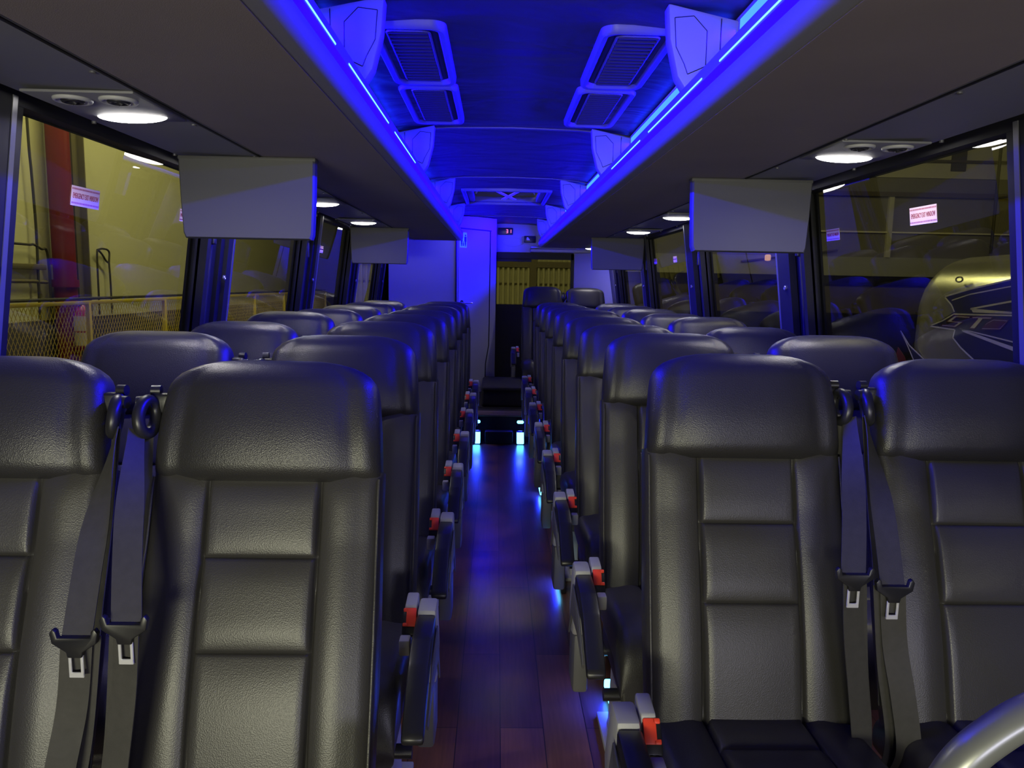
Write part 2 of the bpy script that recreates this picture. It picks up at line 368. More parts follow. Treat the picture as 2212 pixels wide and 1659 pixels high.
bm = bmesh.new(); box(bm, (-1.3, Y0-0.05, 1.72), (1.3, Y0, 2.16)); box(bm, (-1.42, Y0-0.05, -0.06), (1.42, Y0, 0.35)); struct('wall_front', bm, 'wall_lower', 'unseen coach front: light-blocking header and dash line')  # header panel added out of view to keep front light off the ceiling
# rear wall with window, corner panels
bm = bmesh.new()
RX0, RX1, RZ0, RZ1 = -0.075, 0.85, 1.17, 1.79
for lo, hi in (((-1.42, Y1, -0.06), (RX0, Y1+0.05, 2.2)), ((RX1, Y1, -0.06), (1.42, Y1+0.05, 2.2)), ((RX0, Y1, RZ1), (RX1, Y1+0.05, 2.2)), ((RX0, Y1, -0.06), (RX1, Y1+0.05, RZ0))): box(bm, lo, hi)
struct('wall_back', bm, 'white_panel')
bm = bmesh.new(); box(bm, (RX0-0.02, Y1-0.02, 0.25), (RX1, Y1-0.001, RZ0-0.05)); struct('trim_9', bm, 'carpet', 'dark carpeted panel under the rear window')
bm = bmesh.new(); box(bm, (RX0, Y1+0.02, RZ0), (RX1, Y1+0.026, RZ1)); struct('window_30', bm, 'rear_glass', 'rear window pane')
bm = bmesh.new()
box(bm, (RX0-0.01, Y1-0.015, 1.73), (RX1+0.01, Y1+0.01, 1.81)); box(bm, (RX0-0.01, Y1-0.015, 1.10), (RX1+0.01, Y1+0.01, 1.185)); box(bm, (RX1-0.02, Y1-0.015, 1.1), (RX1+0.015, Y1+0.01, 1.8)); box(bm, (RX0-0.01, Y1-0.015, 1.1), (RX0+0.01, Y1+0.01, 1.8)); box(bm, (RX0, Y1-0.015, 1.70), (0.35, Y1+0.01, 1.735))
struct('trim_5', bm, 'rubber', 'black rear window surround')
bm = bmesh.new(); prism(bm, [(0.87, 9.28), (1.30, 8.9), (1.36, 8.9), (1.36, 9.3), (0.87, 9.3)], 2, 0.3, 2.0); struct('trim_6', bm, 'white_panel', 'pale rear corner panel')
# blue-grey upper rear panel with its access hatch line
bm = bmesh.new(); box(bm, (-0.09, 9.27, 1.81), (1.1, 9.30, 2.16), 0.004); torus(bm, (0.12, 9.268, 1.93), ((1, 0, 0), (0, 0, 1)), 0.13, 0.05, 0.003, 40, 6)
struct('trim_7', bm, 'white_panel')
t = thing('display_box', 'small dark box with red glowing digits above the rear window', 'display', (0.06, 9.265, 2.055))
bm = bmesh.new(); box(bm, (-0.12, -0.03, -0.04), (0.06, 0.003, 0.04), 0.006); obj('housing', bm, 'black_plastic', t)
bm = bmesh.new()
for cx, segs in ((-0.012, 'ABCDG'), (0.026, 'BC')):
    for sg in segs:
        q = {'A': ((-.009, .018), (.009, .022)), 'D': ((-.009, -.022), (.009, -.018)), 'G': ((-.009, -.002), (.009, .002)), 'B': ((.007, 0), (.012, .02)), 'C': ((.007, -.02), (.012, 0))}[sg]
        box(bm, (cx+q[0][0], -0.034, q[0][1]), (cx+q[1][0], -0.029, q[1][1]))
obj('digits', bm, 'digit', t)
t = thing('latch_box', 'small black latch box with a pale knob on the rear upper panel', 'latch', (0.32, 9.265, 1.965))
bm = bmesh.new(); box(bm, (-0.065, -0.03, -0.04), (0.075, 0.003, 0.04), 0.008); obj('housing', bm, 'black_plastic', t)
bm = bmesh.new(); prism(bm, [(-0.035, 0.02), (-0.02, 0.025), (0.0, 0.0), (0.005, -0.012), (-0.035, -0.012)], 1, -0.036, -0.028); obj('knob', bm, 'cream', t)
# rear cross beam shelf and steps of panels at the end of right rack
bm = bmesh.new(); box(bm, (0.33, 9.05, 1.81), (1.2, 9.27, 1.845), 0.008); box(bm, (0.33, 9.02, 1.85), (0.42, 9.27, 1.87), 0.004); struct('trim_8', bm, 'white_panel', 'ledge above the rear window')

# restroom: front wall, angled door, return wall
t = thing('restroom', 'grey restroom cubicle in the left rear corner with an angled door', 'restroom', (0, 0, 0))
bm = bmesh.new()
poly = [(-1.30, 8.0), (-0.49, 8.0), (-0.075, 8.5), (-0.075, 9.28), (-1.30, 9.28)]
poly = [(-1.19, 8.0), (-0.49, 8.0), (-0.28, 8.253), (-0.075, 8.5), (-0.075, 9.26), (-0.49, 9.26), (-1.19, 9.26)]
loft(bm, [[(x, y, 0.245) for x, y in poly], [(x, y, zc(x)-0.008) for x, y in poly]]); obj('cubicle_wall', bm, 'rest_panel', t)
A = Vector((-0.49, 8.0, 0)); B = Vector((-0.075, 8.5, 0)); dv = (B-A).normalized(); nv = Vector((dv.y, -dv.x, 0))
def door_pt(u, z, o=0.0): return A+dv*u+nv*o+Vector((0, 0, z))
def dbox(bm, u0, u1, z0, z1, o0, o1):
    loft(bm, [[door_pt(u0, z, o0), door_pt(u1, z, o0), door_pt(u1, z, o1), door_pt(u0, z, o1)] for z in (z0, z1)])
L_ = (B-A).length
bm = bmesh.new(); dbox(bm, 0.03, L_-0.12, 0.30, 1.99, 0.0, 0.008); d_ = obj('door', bm, 'rest_panel', t)
bm = bmesh.new(); dbox(bm, 0.02, L_-0.11, 1.992, 2.002, 0.0, 0.02); dbox(bm, -0.012, 0.008, 0.26, 1.99, 0.0, 0.006); 
tube(bm, [door_pt(L_-0.115, 2.0, 0.004), door_pt(L_-0.115, 1.0, 0.004), door_pt(L_-0.12, 0.75, 0.004), door_pt(L_-0.17, 0.55, 0.004), door_pt(L_-0.175, 0.27, 0.004)], 0.009, 8)
obj('door_seal', bm, 'rubber', t)
bm = bmesh.new()
cyl(bm, door_pt(0.07, 1.222, 0.0), door_pt(0.07, 1.222, 0.02), 0.03, 24); cyl(bm, door_pt(0.07, 1.222, 0.02), door_pt(0.07, 1.222, 0.05), 0.010)
tube(bm, [door_pt(0.07, 1.222, 0.045), door_pt(0.20, 1.222, 0.05)], 0.007); obj('door_handle', bm, 'chrome', d_)
bm = bmesh.new(); dbox(bm, L_-0.105, L_-0.085, 1.72, 1.86, 0.0, 0.012); obj('hinge', bm, 'grey_plastic', d_)
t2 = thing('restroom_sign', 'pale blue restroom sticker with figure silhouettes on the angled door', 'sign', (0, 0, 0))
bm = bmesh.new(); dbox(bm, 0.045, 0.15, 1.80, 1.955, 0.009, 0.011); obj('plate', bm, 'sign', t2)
bm = bmesh.new()
for cu in (0.068, 0.127):
    c = door_pt(cu, 1.925, 0.0115); ring = [c+dv*0.010*math.cos(a)+Vector((0, 0, 0.010*math.sin(a))) for a in [2*PI*i/16 for i in range(16)]]
    loft(bm, [ring, [p+nv*0.0008 for p in ring]])
    for u0, u1, z0, z1 in ((-.016, .016, 1.862, 1.912), (-.010, .010, 1.83, 1.862)): dbox(bm, cu+u0, cu+u1, z0, z1, 0.0113, 0.0121)
    dbox(bm, cu-0.009, cu-0.002, 1.812, 1.83, 0.0113, 0.0121); dbox(bm, cu+0.002, cu+0.009, 1.812, 1.83, 0.0113, 0.0121)
c = door_pt(0.095, 1.858, 0.0115); ring = [c+dv*0.006*math.cos(a)+Vector((0, 0, 0.006*math.sin(a))) for a in [2*PI*i/12 for i in range(12)]]
loft(bm, [ring, [p+nv*0.0008 for p in ring]]); dbox(bm, 0.087, 0.103, 1.815, 1.85, 0.0113, 0.0121)
obj('figures', bm, 'sign_dark', t2)
bm = bmesh.new(); box(bm, (-0.285, 7.20, 0.40), (-0.215, 7.215, 0.425), 0.004); tag(obj('yellow_tape', bm, 'yellow_tape', loc=(0, 0.06, -0.10)), 'short strip of yellow tape low beside the rear steps', 'tape')

# ------------------------------------------------------------------ parcel racks
for s, nm, yend in ((-1, 'left', 7.55), (1, 'right', 8.65)):
    t = thing('parcel_rack', 'long overhead parcel rack along the %s side, grey underside' % nm, 'parcel rack', (0, 0, 0))
    P = [(1.20, 1.862), (1.14, 1.85), (0.84, 1.842), (0.428, 1.84), (0.418, 1.842), (0.408, 1.847), (0.401, 1.857), (0.398, 1.87), (0.3985, 1.90), (0.399, 1.925), (0.403, 1.932), (0.410, 1.935), (0.425, 1.933), (0.43, 1.925), (0.43, 1.90), (1.20, 1.90)]
    bm = bmesh.new(); loft(bm, [[(s*x, y, z) for x, z in P] for y in (Y0, 0.5, 2, 4, 6, yend-0.03)]+[[(s*(x*0.985+0.012), yend, z*0.99+0.0188) for x, z in P]])
    obj('shelf', bm, 'rack', t, 35)
    bm = bmesh.new(); loft(bm, [[(s*0.855, y, 1.842), (s*0.45, y, 1.8395), (s*0.45, y, 1.8375), (s*0.855, y, 1.8385)] for y in (Y0, yend-0.05)])
    obj('underside_lining', bm, 'fabric', t)
    bm = bmesh.new(); loft(bm, [[(s*1.165, y, 1.852), (s*0.875, y, 1.842), (s*0.875, y, 1.839), (s*1.165, y, 1.848)] for y in (Y0, yend-0.05)])
    sp = obj('service_strip', bm, 'panel', t)
    for y in [1.1+0.515*i for i in range(15)]:
        if y < yend-0.1:
            for xo in (0.885, 1.15): bm = bmesh.new(); cyl(bm, (s*xo, y, 1.8425), (s*xo, y, 1.836), 0.006, 10); obj('screw', bm, 'grey_edge', sp)
    bm = bmesh.new(); loft(bm, [[(s*0.868, y, 1.839), (s*0.862, y, 1.839), (s*0.862, y, 1.836), (s*0.868, y, 1.836)] for y in (Y0, yend-0.05)]); obj('seam', bm, 'rubber', t)
    for k in range(9):   # LED segments on the lip
        ya = (0.24 if s < 0 else 0.29)+0.76*k; yb = ya+0.62
        if yb > 3.6: break
        bm = bmesh.new(); box(bm, (min(s*0.3972, s*0.401), ya, 1.903), (max(s*0.3972, s*0.401), yb, 1.9072), 0.0008, 1); obj('led_segment', bm, 'led', t)
    bm = bmesh.new(); loft(bm, [[(s*0.3976, y, 1.874), (s*0.3978, y, 1.897), (s*0.401, y, 1.897), (s*0.401, y, 1.874)] for y in (1.0, yend-0.05)]); obj('led_diffuser', bm, 'led_diffuser', t)
    bm = bmesh.new(); box(bm, (min(s*0.533, s*0.56), Y0, 2.055), (max(s*0.533, s*0.56), yend-0.05, 2.108), 0.003); obj('led_channel', bm, 'divider', t)
    for ya, yb in ((1.2, 1.98), (2.07, 3.53), (3.62, 5.23), (5.32, 6.83), (6.92, 8.28)):
        if yb < yend: bm = bmesh.new(); box(bm, (min(s*0.5305, s*0.534), ya, 2.062), (max(s*0.5305, s*0.534), yb, 2.094), 0.001, 1); obj('led_lens', bm, 'led_dim', t)
    # rear fascia of the rack space (back wall inside rack)
    bm = bmesh.new(); loft(bm, [[(s*1.0, y, 1.90), (s*1.06, y, 1.90), (s*1.06, y, 2.0), (s*1.0, y, 2.0)] for y in (Y0, yend-0.05)]); obj('rack_liner', bm, 'divider', t)
    n_ = 0
    for k, y in enumerate((0.42, 2.0, 3.55, 5.25, 6.85, 8.3)):
        if y > yend: break
        bm = bmesh.new()
        th = 0.055
        poly = [(0.405, 1.93), (0.385, 1.96), (0.362, 2.05), (0.355, 2.135), (0.95, 2.01), (0.99, 1.98), (0.99, 1.90), (0.44, 1.90)]
        prism(bm, [(s*p, q) for p, q in poly], 1, y, y+th, 0.006)
        dd = obj('divider', bm, 'divider', t)
        bm = bmesh.new()
        q = [(0.40, 1.99), (0.378, 2.03), (0.372, 2.10), (0.42, 2.105), (0.455, 2.07), (0.455, 1.985), (0.41, 1.965)]
        for i in range(len(q)):
            a, b = q[i], q[(i+1) % len(q)]
            tube(bm, [(s*a[0], y, a[1]), (s*b[0], y, b[1])], 0.0012, 6)
        cyl(bm, (s*0.49, y, 1.9), (s*0.49, y, 2.10), 0.0015, 6)
        obj('panel_line', bm, 'rubber', dd)

# ceiling air vents
def vent(cx, y0, y1, label):
    t = thing('ceiling_vent', label, 'air vent', (cx, (y0+y1)/2, 2.135), 0, 'louvred air vents in the coach ceiling')
    hw, hy = 0.102, (y1-y0)/2-0.012
    def rr(hx, hyy, r, z, n=6):
        out = []
        for qx, qy, a0 in ((1, 1, 0), (-1, 1, PI/2), (-1, -1, PI), (1, -1, 1.5*PI)):
            for i in range(n+1):
                a = a0+PI/2*i/n; out.append(((qx*(hx-r))+r*math.cos(a), (qy*(hyy-r))+r*math.sin(a), z))
        return out
    bm = bmesh.new()
    loft(bm, [rr(hw+0.008, hy+0.008, 0.045, 0.01), rr(hw+0.006, hy+0.006, 0.045, -0.012), rr(hw, hy, 0.04, -0.018), rr(hw-0.012, hy-0.012, 0.035, -0.016), rr(hw-0.02, hy-0.02, 0.03, -0.002), rr(hw-0.022, hy-0.022, 0.03, 0.01)], cap=False)
    obj('frame', bm, 'vent', t)
    bm = bmesh.new(); loft(bm, [rr(hw-0.02, hy-0.02, 0.03, -0.001), rr(hw-0.02, hy-0.02, 0.03, 0.003)]); obj('backing', bm, 'vent_dark', t)
    bm = bmesh.new(); torus_r = rr(hw-0.042, hy-0.045, 0.02, -0.008)
    tube(bm, torus_r+torus_r[:2], 0.004, 6, False); obj('grille_frame', bm, 'vent', t)
    n = int((2*hy-0.1)/0.030); bm = bmesh.new()
    for i in range(n):
        y = -hy+0.055+i*(2*hy-0.11)/(n-1)
        prism(bm, [(y-0.004, -0.001), (y-0.007, -0.015), (y-0.003, -0.016), (y+0.003, -0.001)], 0, -hw+0.046, hw-0.046)
    obj('louvre', bm, 'louvre', t)
for s, nm in ((-1, 'left'), (1, 'right')):
    vent(s*0.325, 2.18, 2.81, 'larger nearer louvred ceiling vent on the %s of the aisle' % nm)
    vent(s*0.325, 2.83, 3.47, 'second louvred ceiling vent on the %s, farther from the camera' % nm)
# roof hatch
t = thing('roof_hatch', 'roof escape hatch with glass and crossed stays near the back', 'roof hatch', (0, (HY0+HY1)/2, 2.14))
hh = (HY1-HY0)/2
bm = bmesh.new()
for lo, hi in (((-HX-.03, -hh-.03, -.02), (HX+.03, -hh, .10)), ((-HX-.03, hh, -.02), (HX+.03, hh+.03, .10)), ((-HX-.03, -hh, -.02), (-HX, hh, .10)), ((HX, -hh, -.02), (HX+.03, hh, .10))): box(bm, lo, hi, 0.006)
for lo, hi in (((-HX-.0, -hh+.0, .0), (-HX+.05, hh, .05)), ((HX-.05, -hh, .0), (HX, hh, .05)), ((-HX, hh-.05, .0), (HX, hh, .05))): box(bm, lo, hi, 0.01)
obj('frame', bm, 'vent', t)
bm = bmesh.new(); box(bm, (-HX, -hh, .125), (HX, hh, .131)); obj('pane', bm, 'roof_glass', t)
bm = bmesh.new()
for a, b in (((-0.22, -0.25), (0.08, 0.42)), ((0.22, -0.25), (-0.02, 0.42))):
    A3, B3 = Vector((a[0], a[1], .075)), Vector((b[0], b[1], .02)); d = (B3-A3).normalized(); q = Vector((-d.y, d.x, 0)).normalized()*0.018
    loft(bm, [[p-q, p+q, p+q+Vector((0, 0, .006)), p-q+Vector((0, 0, .006))] for p in (A3, B3)])
for sx in (-1, 1):
    tube(bm, arc([(sx*0.16, -0.25, .09), (sx*0.22, 0.05, .085), (sx*0.255, 0.40, .07)]), 0.008, 8)
obj('stay', bm, 'cream', t)
bm = bmesh.new(); cyl(bm, (-0.25, -0.30, .075), (0.25, -0.30, .075), 0.035); obj('crossbar', bm, 'rubber', t)
bm = bmesh.new()
for x in (-0.18, 0.18): cyl(bm, (x-0.02, -0.32, .06), (x+0.035, -0.36, .055), 0.024)
cyl(bm, (0, -0.36, .03), (0.02, -0.36, .045), 0.018)
obj('knob', bm, 'cream', t)

# ------------------------------------------------------------------ reading lights, vents above seats
def reading(s, y, label, near):
    t = thing('reading_light', label, 'reading light', (s*1.0, y, 1.836), 0, 'reading light panels under the racks')
    bm = bmesh.new(); L, W = 0.088, 0.020
    rings = []
    for k in range(9):
        f = k/8; z = -0.003-0.016*math.sin(f*PI/2); sc = math.cos(f*PI/2)*0.97+0.03
        rings.append([(L*sc*math.copysign(abs(math.cos(a))**0.8, math.cos(a))-0.008*s*math.cos(a)**2, W*sc*math.sin(a)*(1+0.25*s*-math.cos(a)), z) for a in [2*PI*i/28 for i in range(28)]])
    loft(bm, rings); obj('lens', bm, 'lens', t)
    bm = bmesh.new()
    prism(bm, [(-0.125, -0.245), (0.125, -0.245), (0.125, 0.05), (-0.125, 0.05)], 2, -0.004, 0.003, 0.003); obj('panel_plate', bm, 'panel', t)
    if near:
        for dx in ((-0.04, 0.064) if s < 0 else (-0.048, 0.06)):
            bm = bmesh.new(); torus(bm, (dx, -0.185, -0.006), ((1, 0, 0), (0, 1, 0)), 0.036, 0.036, 0.006); cyl(bm, (dx, -0.185, -0.002), (dx, -0.185, -0.008), 0.030)
            n_ = obj('air_nozzle', bm, 'grey_plastic', t)
            bm = bmesh.new(); torus(bm, (dx, -0.185, -0.009), ((1, 0, 0), (0, 1, 0)), 0.020, 0.020, 0.005); cyl(bm, (dx, -0.185, -0.006), (dx+0.004, -0.18, -0.014), 0.007); obj('nozzle_core', bm, 'dark_metal', n_)
    area('reading_lamp_light', (s*1.0, y, 1.822), (0, 0, 0), 0.15, 0.035, 7.0 if near else 4.5, (1.0, 0.96, 0.93), 165)
for y, lb, nr in ((2.01, 'bright white reading light under left rack, nearest the camera', True), (3.1, 'reading light hidden behind the near left monitor', False), (4.12, 'small bright reading light under left rack just behind the near monitor', False), (5.37, 'small bright reading light under left rack in front of the far monitor', False), (6.75, 'reading light behind the far left monitor', False)):
    reading(-1, y, lb, nr)
for y, lb, nr in ((2.375, 'bright white reading light under right rack, nearest the camera', True), (3.6, 'reading light hidden behind the near right monitor', False), (4.525, 'small bright reading light under right rack just behind the near monitor', False), (5.78, 'small bright reading light under right rack in front of the far monitor', False), (7.1, 'reading light behind the far right monitor', False), (8.45, 'small reading light at the far end of the right rack over rear seats', False)):
    reading(1, y, lb, nr)

# ------------------------------------------------------------------ drop-down monitors
def monitor(x0, x1, y, s, label):
    c = (x0+x1)/2; hw = (x1-x0)/2
    t = thing('monitor', label, 'monitor', (c, y, 1.838), 0, 'drop-down monitors under the racks')
    bm = bmesh.new()
    def sec(yy, k): return [(-hw*k, yy, -0.012), (hw*k, yy, -0.012), (hw*k*0.985, yy, -0.14), (hw*k*0.955, yy, -0.255), (hw*k*0.93, yy, -0.272), (-hw*k*0.93, yy, -0.272), (-hw*k*0.96, yy, -0.255), (-hw*k*0.985, yy, -0.14)]
    loft(bm, [[(p[0], p[1], p[2]*0.985) for p in sec(-0.008, 0.975)], sec(0.0, 1.0), sec(0.034, 1.0), [(p[0], p[1], p[2]*0.985) for p in sec(0.04, 0.98)]]); obj('housing', bm, 'monitor', t, 30)
    bm = bmesh.new(); box(bm, (-hw*1.01, -0.004, -0.014), (hw*1.01, 0.045, 0.0), 0.004); obj('hinge_bar', bm, 'monitor', t)
    bm = bmesh.new(); box(bm, (-hw*0.86, 0.0395, -0.245), (hw*0.86, 0.042, -0.035)); obj('screen', bm, 'black_plastic', t)
monitor(-1.137, -0.682, 2.64, -1, 'grey folded-down monitor under left rack, near the camera')
monitor(0.663, 1.118, 2.91, 1, 'grey folded-down monitor under right rack, near the camera')
monitor(-1.185, -0.742, 5.9, -1, 'smaller-looking far monitor under left rack before the restroom wall')
monitor(0.74, 1.20, 6.6, 1, 'smaller-looking far monitor under right rack toward the rear window')

# ------------------------------------------------------------------ emergency stickers
def sticker(s, y, z, wd, h, label, txt=True):
    nx = -s; t = thing('exit_sticker', label, 'sticker', (s*(wx(z)+0.0185), y, z), 0, 'emergency exit window stickers')
    t.rotation_euler = (0, -s*math.atan(0.137), 0)
    bm = bmesh.new(); box(bm, (-0.0006, -wd/2, -h/2), (0.0006, wd/2, h/2)); obj('label_plate', bm, 'sticker', t)
    bm = bmesh.new(); X = -s*0.0008
    n = int(wd/0.006)
    for i in range(n):
        yy = -wd/2+0.004+i*(wd-0.008)/(n-1)
        for zz in (-h*0.36, h*0.36):
            prism(bm, [(yy-0.002, zz-0.0025), (yy+0.001, zz-0.0025), (yy+0.002, zz+0.0025), (yy-0.001, zz+0.0025)], 0, X-0.0003, X+0.0003)
    b = text_bm('EMERGENCY EXIT WINDOW', h*0.36, 0.0004)
    xs_ = [v.co.x for v in b.verts]; k = (wd*0.9)/(max(xs_)-min(xs_))
    for v in b.verts:
        p = v.co.copy(); v.co = Vector((X+p.z, s*-1*p.x*k*-1 if False else (-s*p.x*k), p.y*1.1))
    merge(bm, b); obj('lettering', bm, 'sticker_red', t, 0)
sticker(-1, 2.27, 1.655, 0.15, 0.055, 'pink EMERGENCY EXIT WINDOW sticker on the nearest left window')
sticker(-1, 2.98, 1.665, 0.11, 0.045, 'blue-lit sticker on the left window half hidden by the monitor')
sticker(-1, 4.83, 1.645, 0.10, 0.045, 'tiny sticker on the second left window pillar edge') if False else None
sticker(-1, 5.25, 1.64, 0.11, 0.045, 'tiny pale sticker on the third left window')
sticker(1, 2.38, 1.665, 0.15, 0.055, 'pink EMERGENCY EXIT WINDOW sticker on nearest right window, larger and upper one')
sticker(1, 3.02, 1.645, 0.115, 0.045, 'pink exit window sticker on nearest right window, smaller one by the monitor')
sticker(1, 5.70, 1.635, 0.11, 0.045, 'tiny exit sticker on third right window, nearer of two')
sticker(1, 6.40, 1.64, 0.11, 0.045, 'tiny exit sticker on third right window, farther of two')

# ------------------------------------------------------------------ seats
LEAN = math.radians(17); UX = Vector((0, math.sin(LEAN), math.cos(LEAN))); NX = Vector((0, -math.cos(LEAN), math.sin(LEAN)))
JZ = 0.43; TT = 0.872
def ring_x(n=64):
    """angles concentrated so that the front is sampled densely"""
    xs = []
    for i in range(n+1):
        xs.append(-1+2*i/n)
    for g in (0.575,):
        for d in (-0.05, -0.033, -0.02, -0.01, 0, 0.01, 0.02, 0.033, 0.05):
            xs += [g+d, -g-d]
    return sorted(set(round(x, 4) for x in xs))
FX = ring_x(28)
def sec_ring(wd, dback, dfront, relief, rnd=0.032, flat=1.0):
    """closed ring in (x,d): front sampled by FX, rounded corners"""
    pts = []; r = min(rnd, wd*0.45, (dfront-dback)*0.49)
    inner = wd-r
    for f in FX: pts.append((f*inner, dfront+relief(f*wd)))
    ef = relief(wd)
    for i in range(1, 7):
        a = PI/2-PI/2*i/6; pts.append((inner+r*math.cos(a), dfront-r+r*math.sin(a)+ef*(1-i/6)))
    for i in range(0, 5):
        a = -PI/2*i/4; pts.append((inner+r*math.cos(a), dback+r+r*math.sin(a)))
    for i in range(1, 6): pts.append((inner-2*inner*i/6, dback))
    for i in range(0, 5):
        a = -PI/2-PI/2*i/4; pts.append((-inner+r*math.cos(a), dback+r+r*math.sin(a)))
    for i in range(0, 6):
        a = PI-PI/2*i/6; pts.append((-inner+r*math.cos(a), dfront-r+r*math.sin(a)+ef*(i/6)))
    return pts
def gs(x, s): return math.exp(-(x/s)**2)
def back_relief(x, t):
    ax = abs(x); r = 0.0
    bol = sstep(0.13, 0.165, ax)*(1-sstep(0.19, 0.235, ax)); r += 0.008*bol
    r -= 0.012*gs(ax-0.130, 0.0045)*(1 if t > -0.02 else 0)
    pan = 1-sstep(0.118, 0.132, ax)
    for a, b in ((-0.10, 0.293), (0.293, 0.470), (0.470, 0.640)):
        if a <= t < b:
            f = (t-a)/(b-a); r += pan*0.010*(1-(2*f-1)**4)*(1-0.25*(ax/0.13)**2)
    for sg in (0.293, 0.470): r -= pan*0.006*gs(t-sg, 0.003)
    lum = 0.012*math.sin(max(0, min(1, t/0.5))*PI)
    return (r+lum)*(1-0.6*sstep(0.57, 0.64, t))-0.006*gs(t-0.64, 0.02)
def make_backrest(parent, flip):
    ts = sorted(set([round(-0.05+0.69*i/46, 4) for i in range(47)]+[0.293+d for d in (-.008, -.005, -.003, -.0015, 0, .0015, .003, .005, .008)]+[0.470+d for d in (-.008, -.005, -.003, -.0015, 0, .0015, .003, .005, .008)]))
    rings = []
    for t in ts:
        wd = 0.232-0.006*sstep(0.2, 0.6, t)+0.004*math.sin(t*3)
        rr = sec_ring(wd, -0.055, 0.045, lambda x: back_relief(x, t), 0.034)
        rings.append([Vector((x, 0, 0))+UX*t+NX*d for x, d in rr])
    bm = bmesh.new(); loft(bm, rings); o = obj('backrest', bm, 'leather', parent, 60, (0, 0, JZ), flip)
    # headrest
    ts = [0.618+(TT-0.618)*i/22 for i in range(20)]
    ts += [TT-(TT-ts[-1])*(1-k)**1.7 for k in (0.2, 0.38, 0.55, 0.7, 0.82, 0.91, 0.97, 0.997)]
    rings = []
    for t in ts:
        f = (t-0.618)/(TT-0.618)
        wd = 0.2275-0.012*f-0.012*f**3
        s1 = max(0, (t-(TT-0.085))/0.085); wd *= (1-s1**3.0)**(1/3.2) if s1 < 1 else 0.02
        s2 = max(0, (t-(TT-0.055))/0.055); h = (1-s2**2.3)**(1/2.3) if s2 < 1 else 0.03
        fr = 0.066+0.016*math.sin(PI*min(1, f*1.05)**0.8)-0.012*gs(f, 0.05)
        bk = -0.058+0.01*f
        mid = (fr+bk)/2-0.012*s2; hf = (fr-bk)/2*max(h, 0.06)
        def rel(x): return -0.020*(abs(x)/0.22)**3-0.0035*gs(abs(x)-0.205, 0.003)
        rr = sec_ring(max(wd, 0.03), mid-hf, mid+hf, (lambda x: rel(x)*h), 0.05)
        rings.append([Vector((x, 0, 0))+UX*t+NX*d for x, d in rr])
    bm = bmesh.new(); loft(bm, rings); obj('headrest', bm, 'leather_head', parent, 60, (0, 0, JZ), flip)
    # piping along both front edges
    for sx in (-1, 1):
        bm = bmesh.new(); pts = []
        for i in range(24):
            t = -0.03+0.655*i/23; wd = 0.232-0.006*sstep(0.2, 0.6, t)+0.004*math.sin(t*3)
            pts.append(Vector((sx*(wd-0.006), 0, 0))+UX*t+NX*(0.038+back_relief(wd, t)))
        tube(bm, pts, 0.0028, 6); obj('piping', bm, 'leather', o, 60, None, flip)
def make_cushion(parent, flip):
    bm = bmesh.new(); rings = []
    ys = [0.05, 0.03]+[0.0-0.30*i/26 for i in range(27)]+[-0.14+d for d in (-.006, -.003, 0, .003, .006)]
    ys = sorted(set(round(y, 4) for y in ys), reverse=True)
    prof = []
    for y in ys: prof.append((y, 0.475+0.012*sstep(0, -0.3, y)-0.03*sstep(-0.02, 0.06, y), 0.345))
    for i in range(1, 12):
        a = PI/2*i/11; prof.append((-0.30-0.115*math.sin(a), 0.487-0.15*(1-math.cos(a))**1.15, 0.345-0.06*math.sin(a)))
    for (y, zt, zb) in prof:
        wd = 0.236-0.006*sstep(-0.34, -0.42, y)
        def rel(x):
            ax = abs(x); r = 0.010*sstep(0.13, 0.17, ax)*(1-sstep(0.18, 0.24, ax))-0.010*gs(ax-0.130, 0.0045)*(1 if y > -0.33 else 0.3)
            pan = 1-sstep(0.118, 0.132, ax)
            for a, b in ((-0.14, 0.05), (-0.42, -0.14)):
                if a <= y < b: f = (y-a)/(b-a); r += pan*0.012*(1-(2*f-1)**4)
            return r-pan*0.006*gs(y+0.14, 0.003)
        rr = sec_ring(wd, zb, max(zt, zb+0.03), rel, 0.04)
        rings.append([Vector((x, y, d)) for x, d in rr])
    loft(bm, rings); obj('seat_cushion', bm, 'leather', parent, 60, None, flip)
def ribbon(bm, pts, wid, th=0.0022, wdir=(1, 0, 0)):
    P = [Vector(p) for p in pts]; rings = []
    for i, p in enumerate(P):
        d = (P[min(i+1, len(P)-1)]-P[max(i-1, 0)]).normalized(); wv = Vector(wdir[i] if isinstance(wdir, list) else wdir)
        wv = (wv-d*wv.dot(d)).normalized(); nn = d.cross(wv).normalized(); ww = wid[i] if isinstance(wid, list) else wid
        rings.append([p-wv*ww/2-nn*th/2, p+wv*ww/2-nn*th/2, p+wv*ww/2+nn*th/2, p-wv*ww/2+nn*th/2])
    loft(bm, rings)
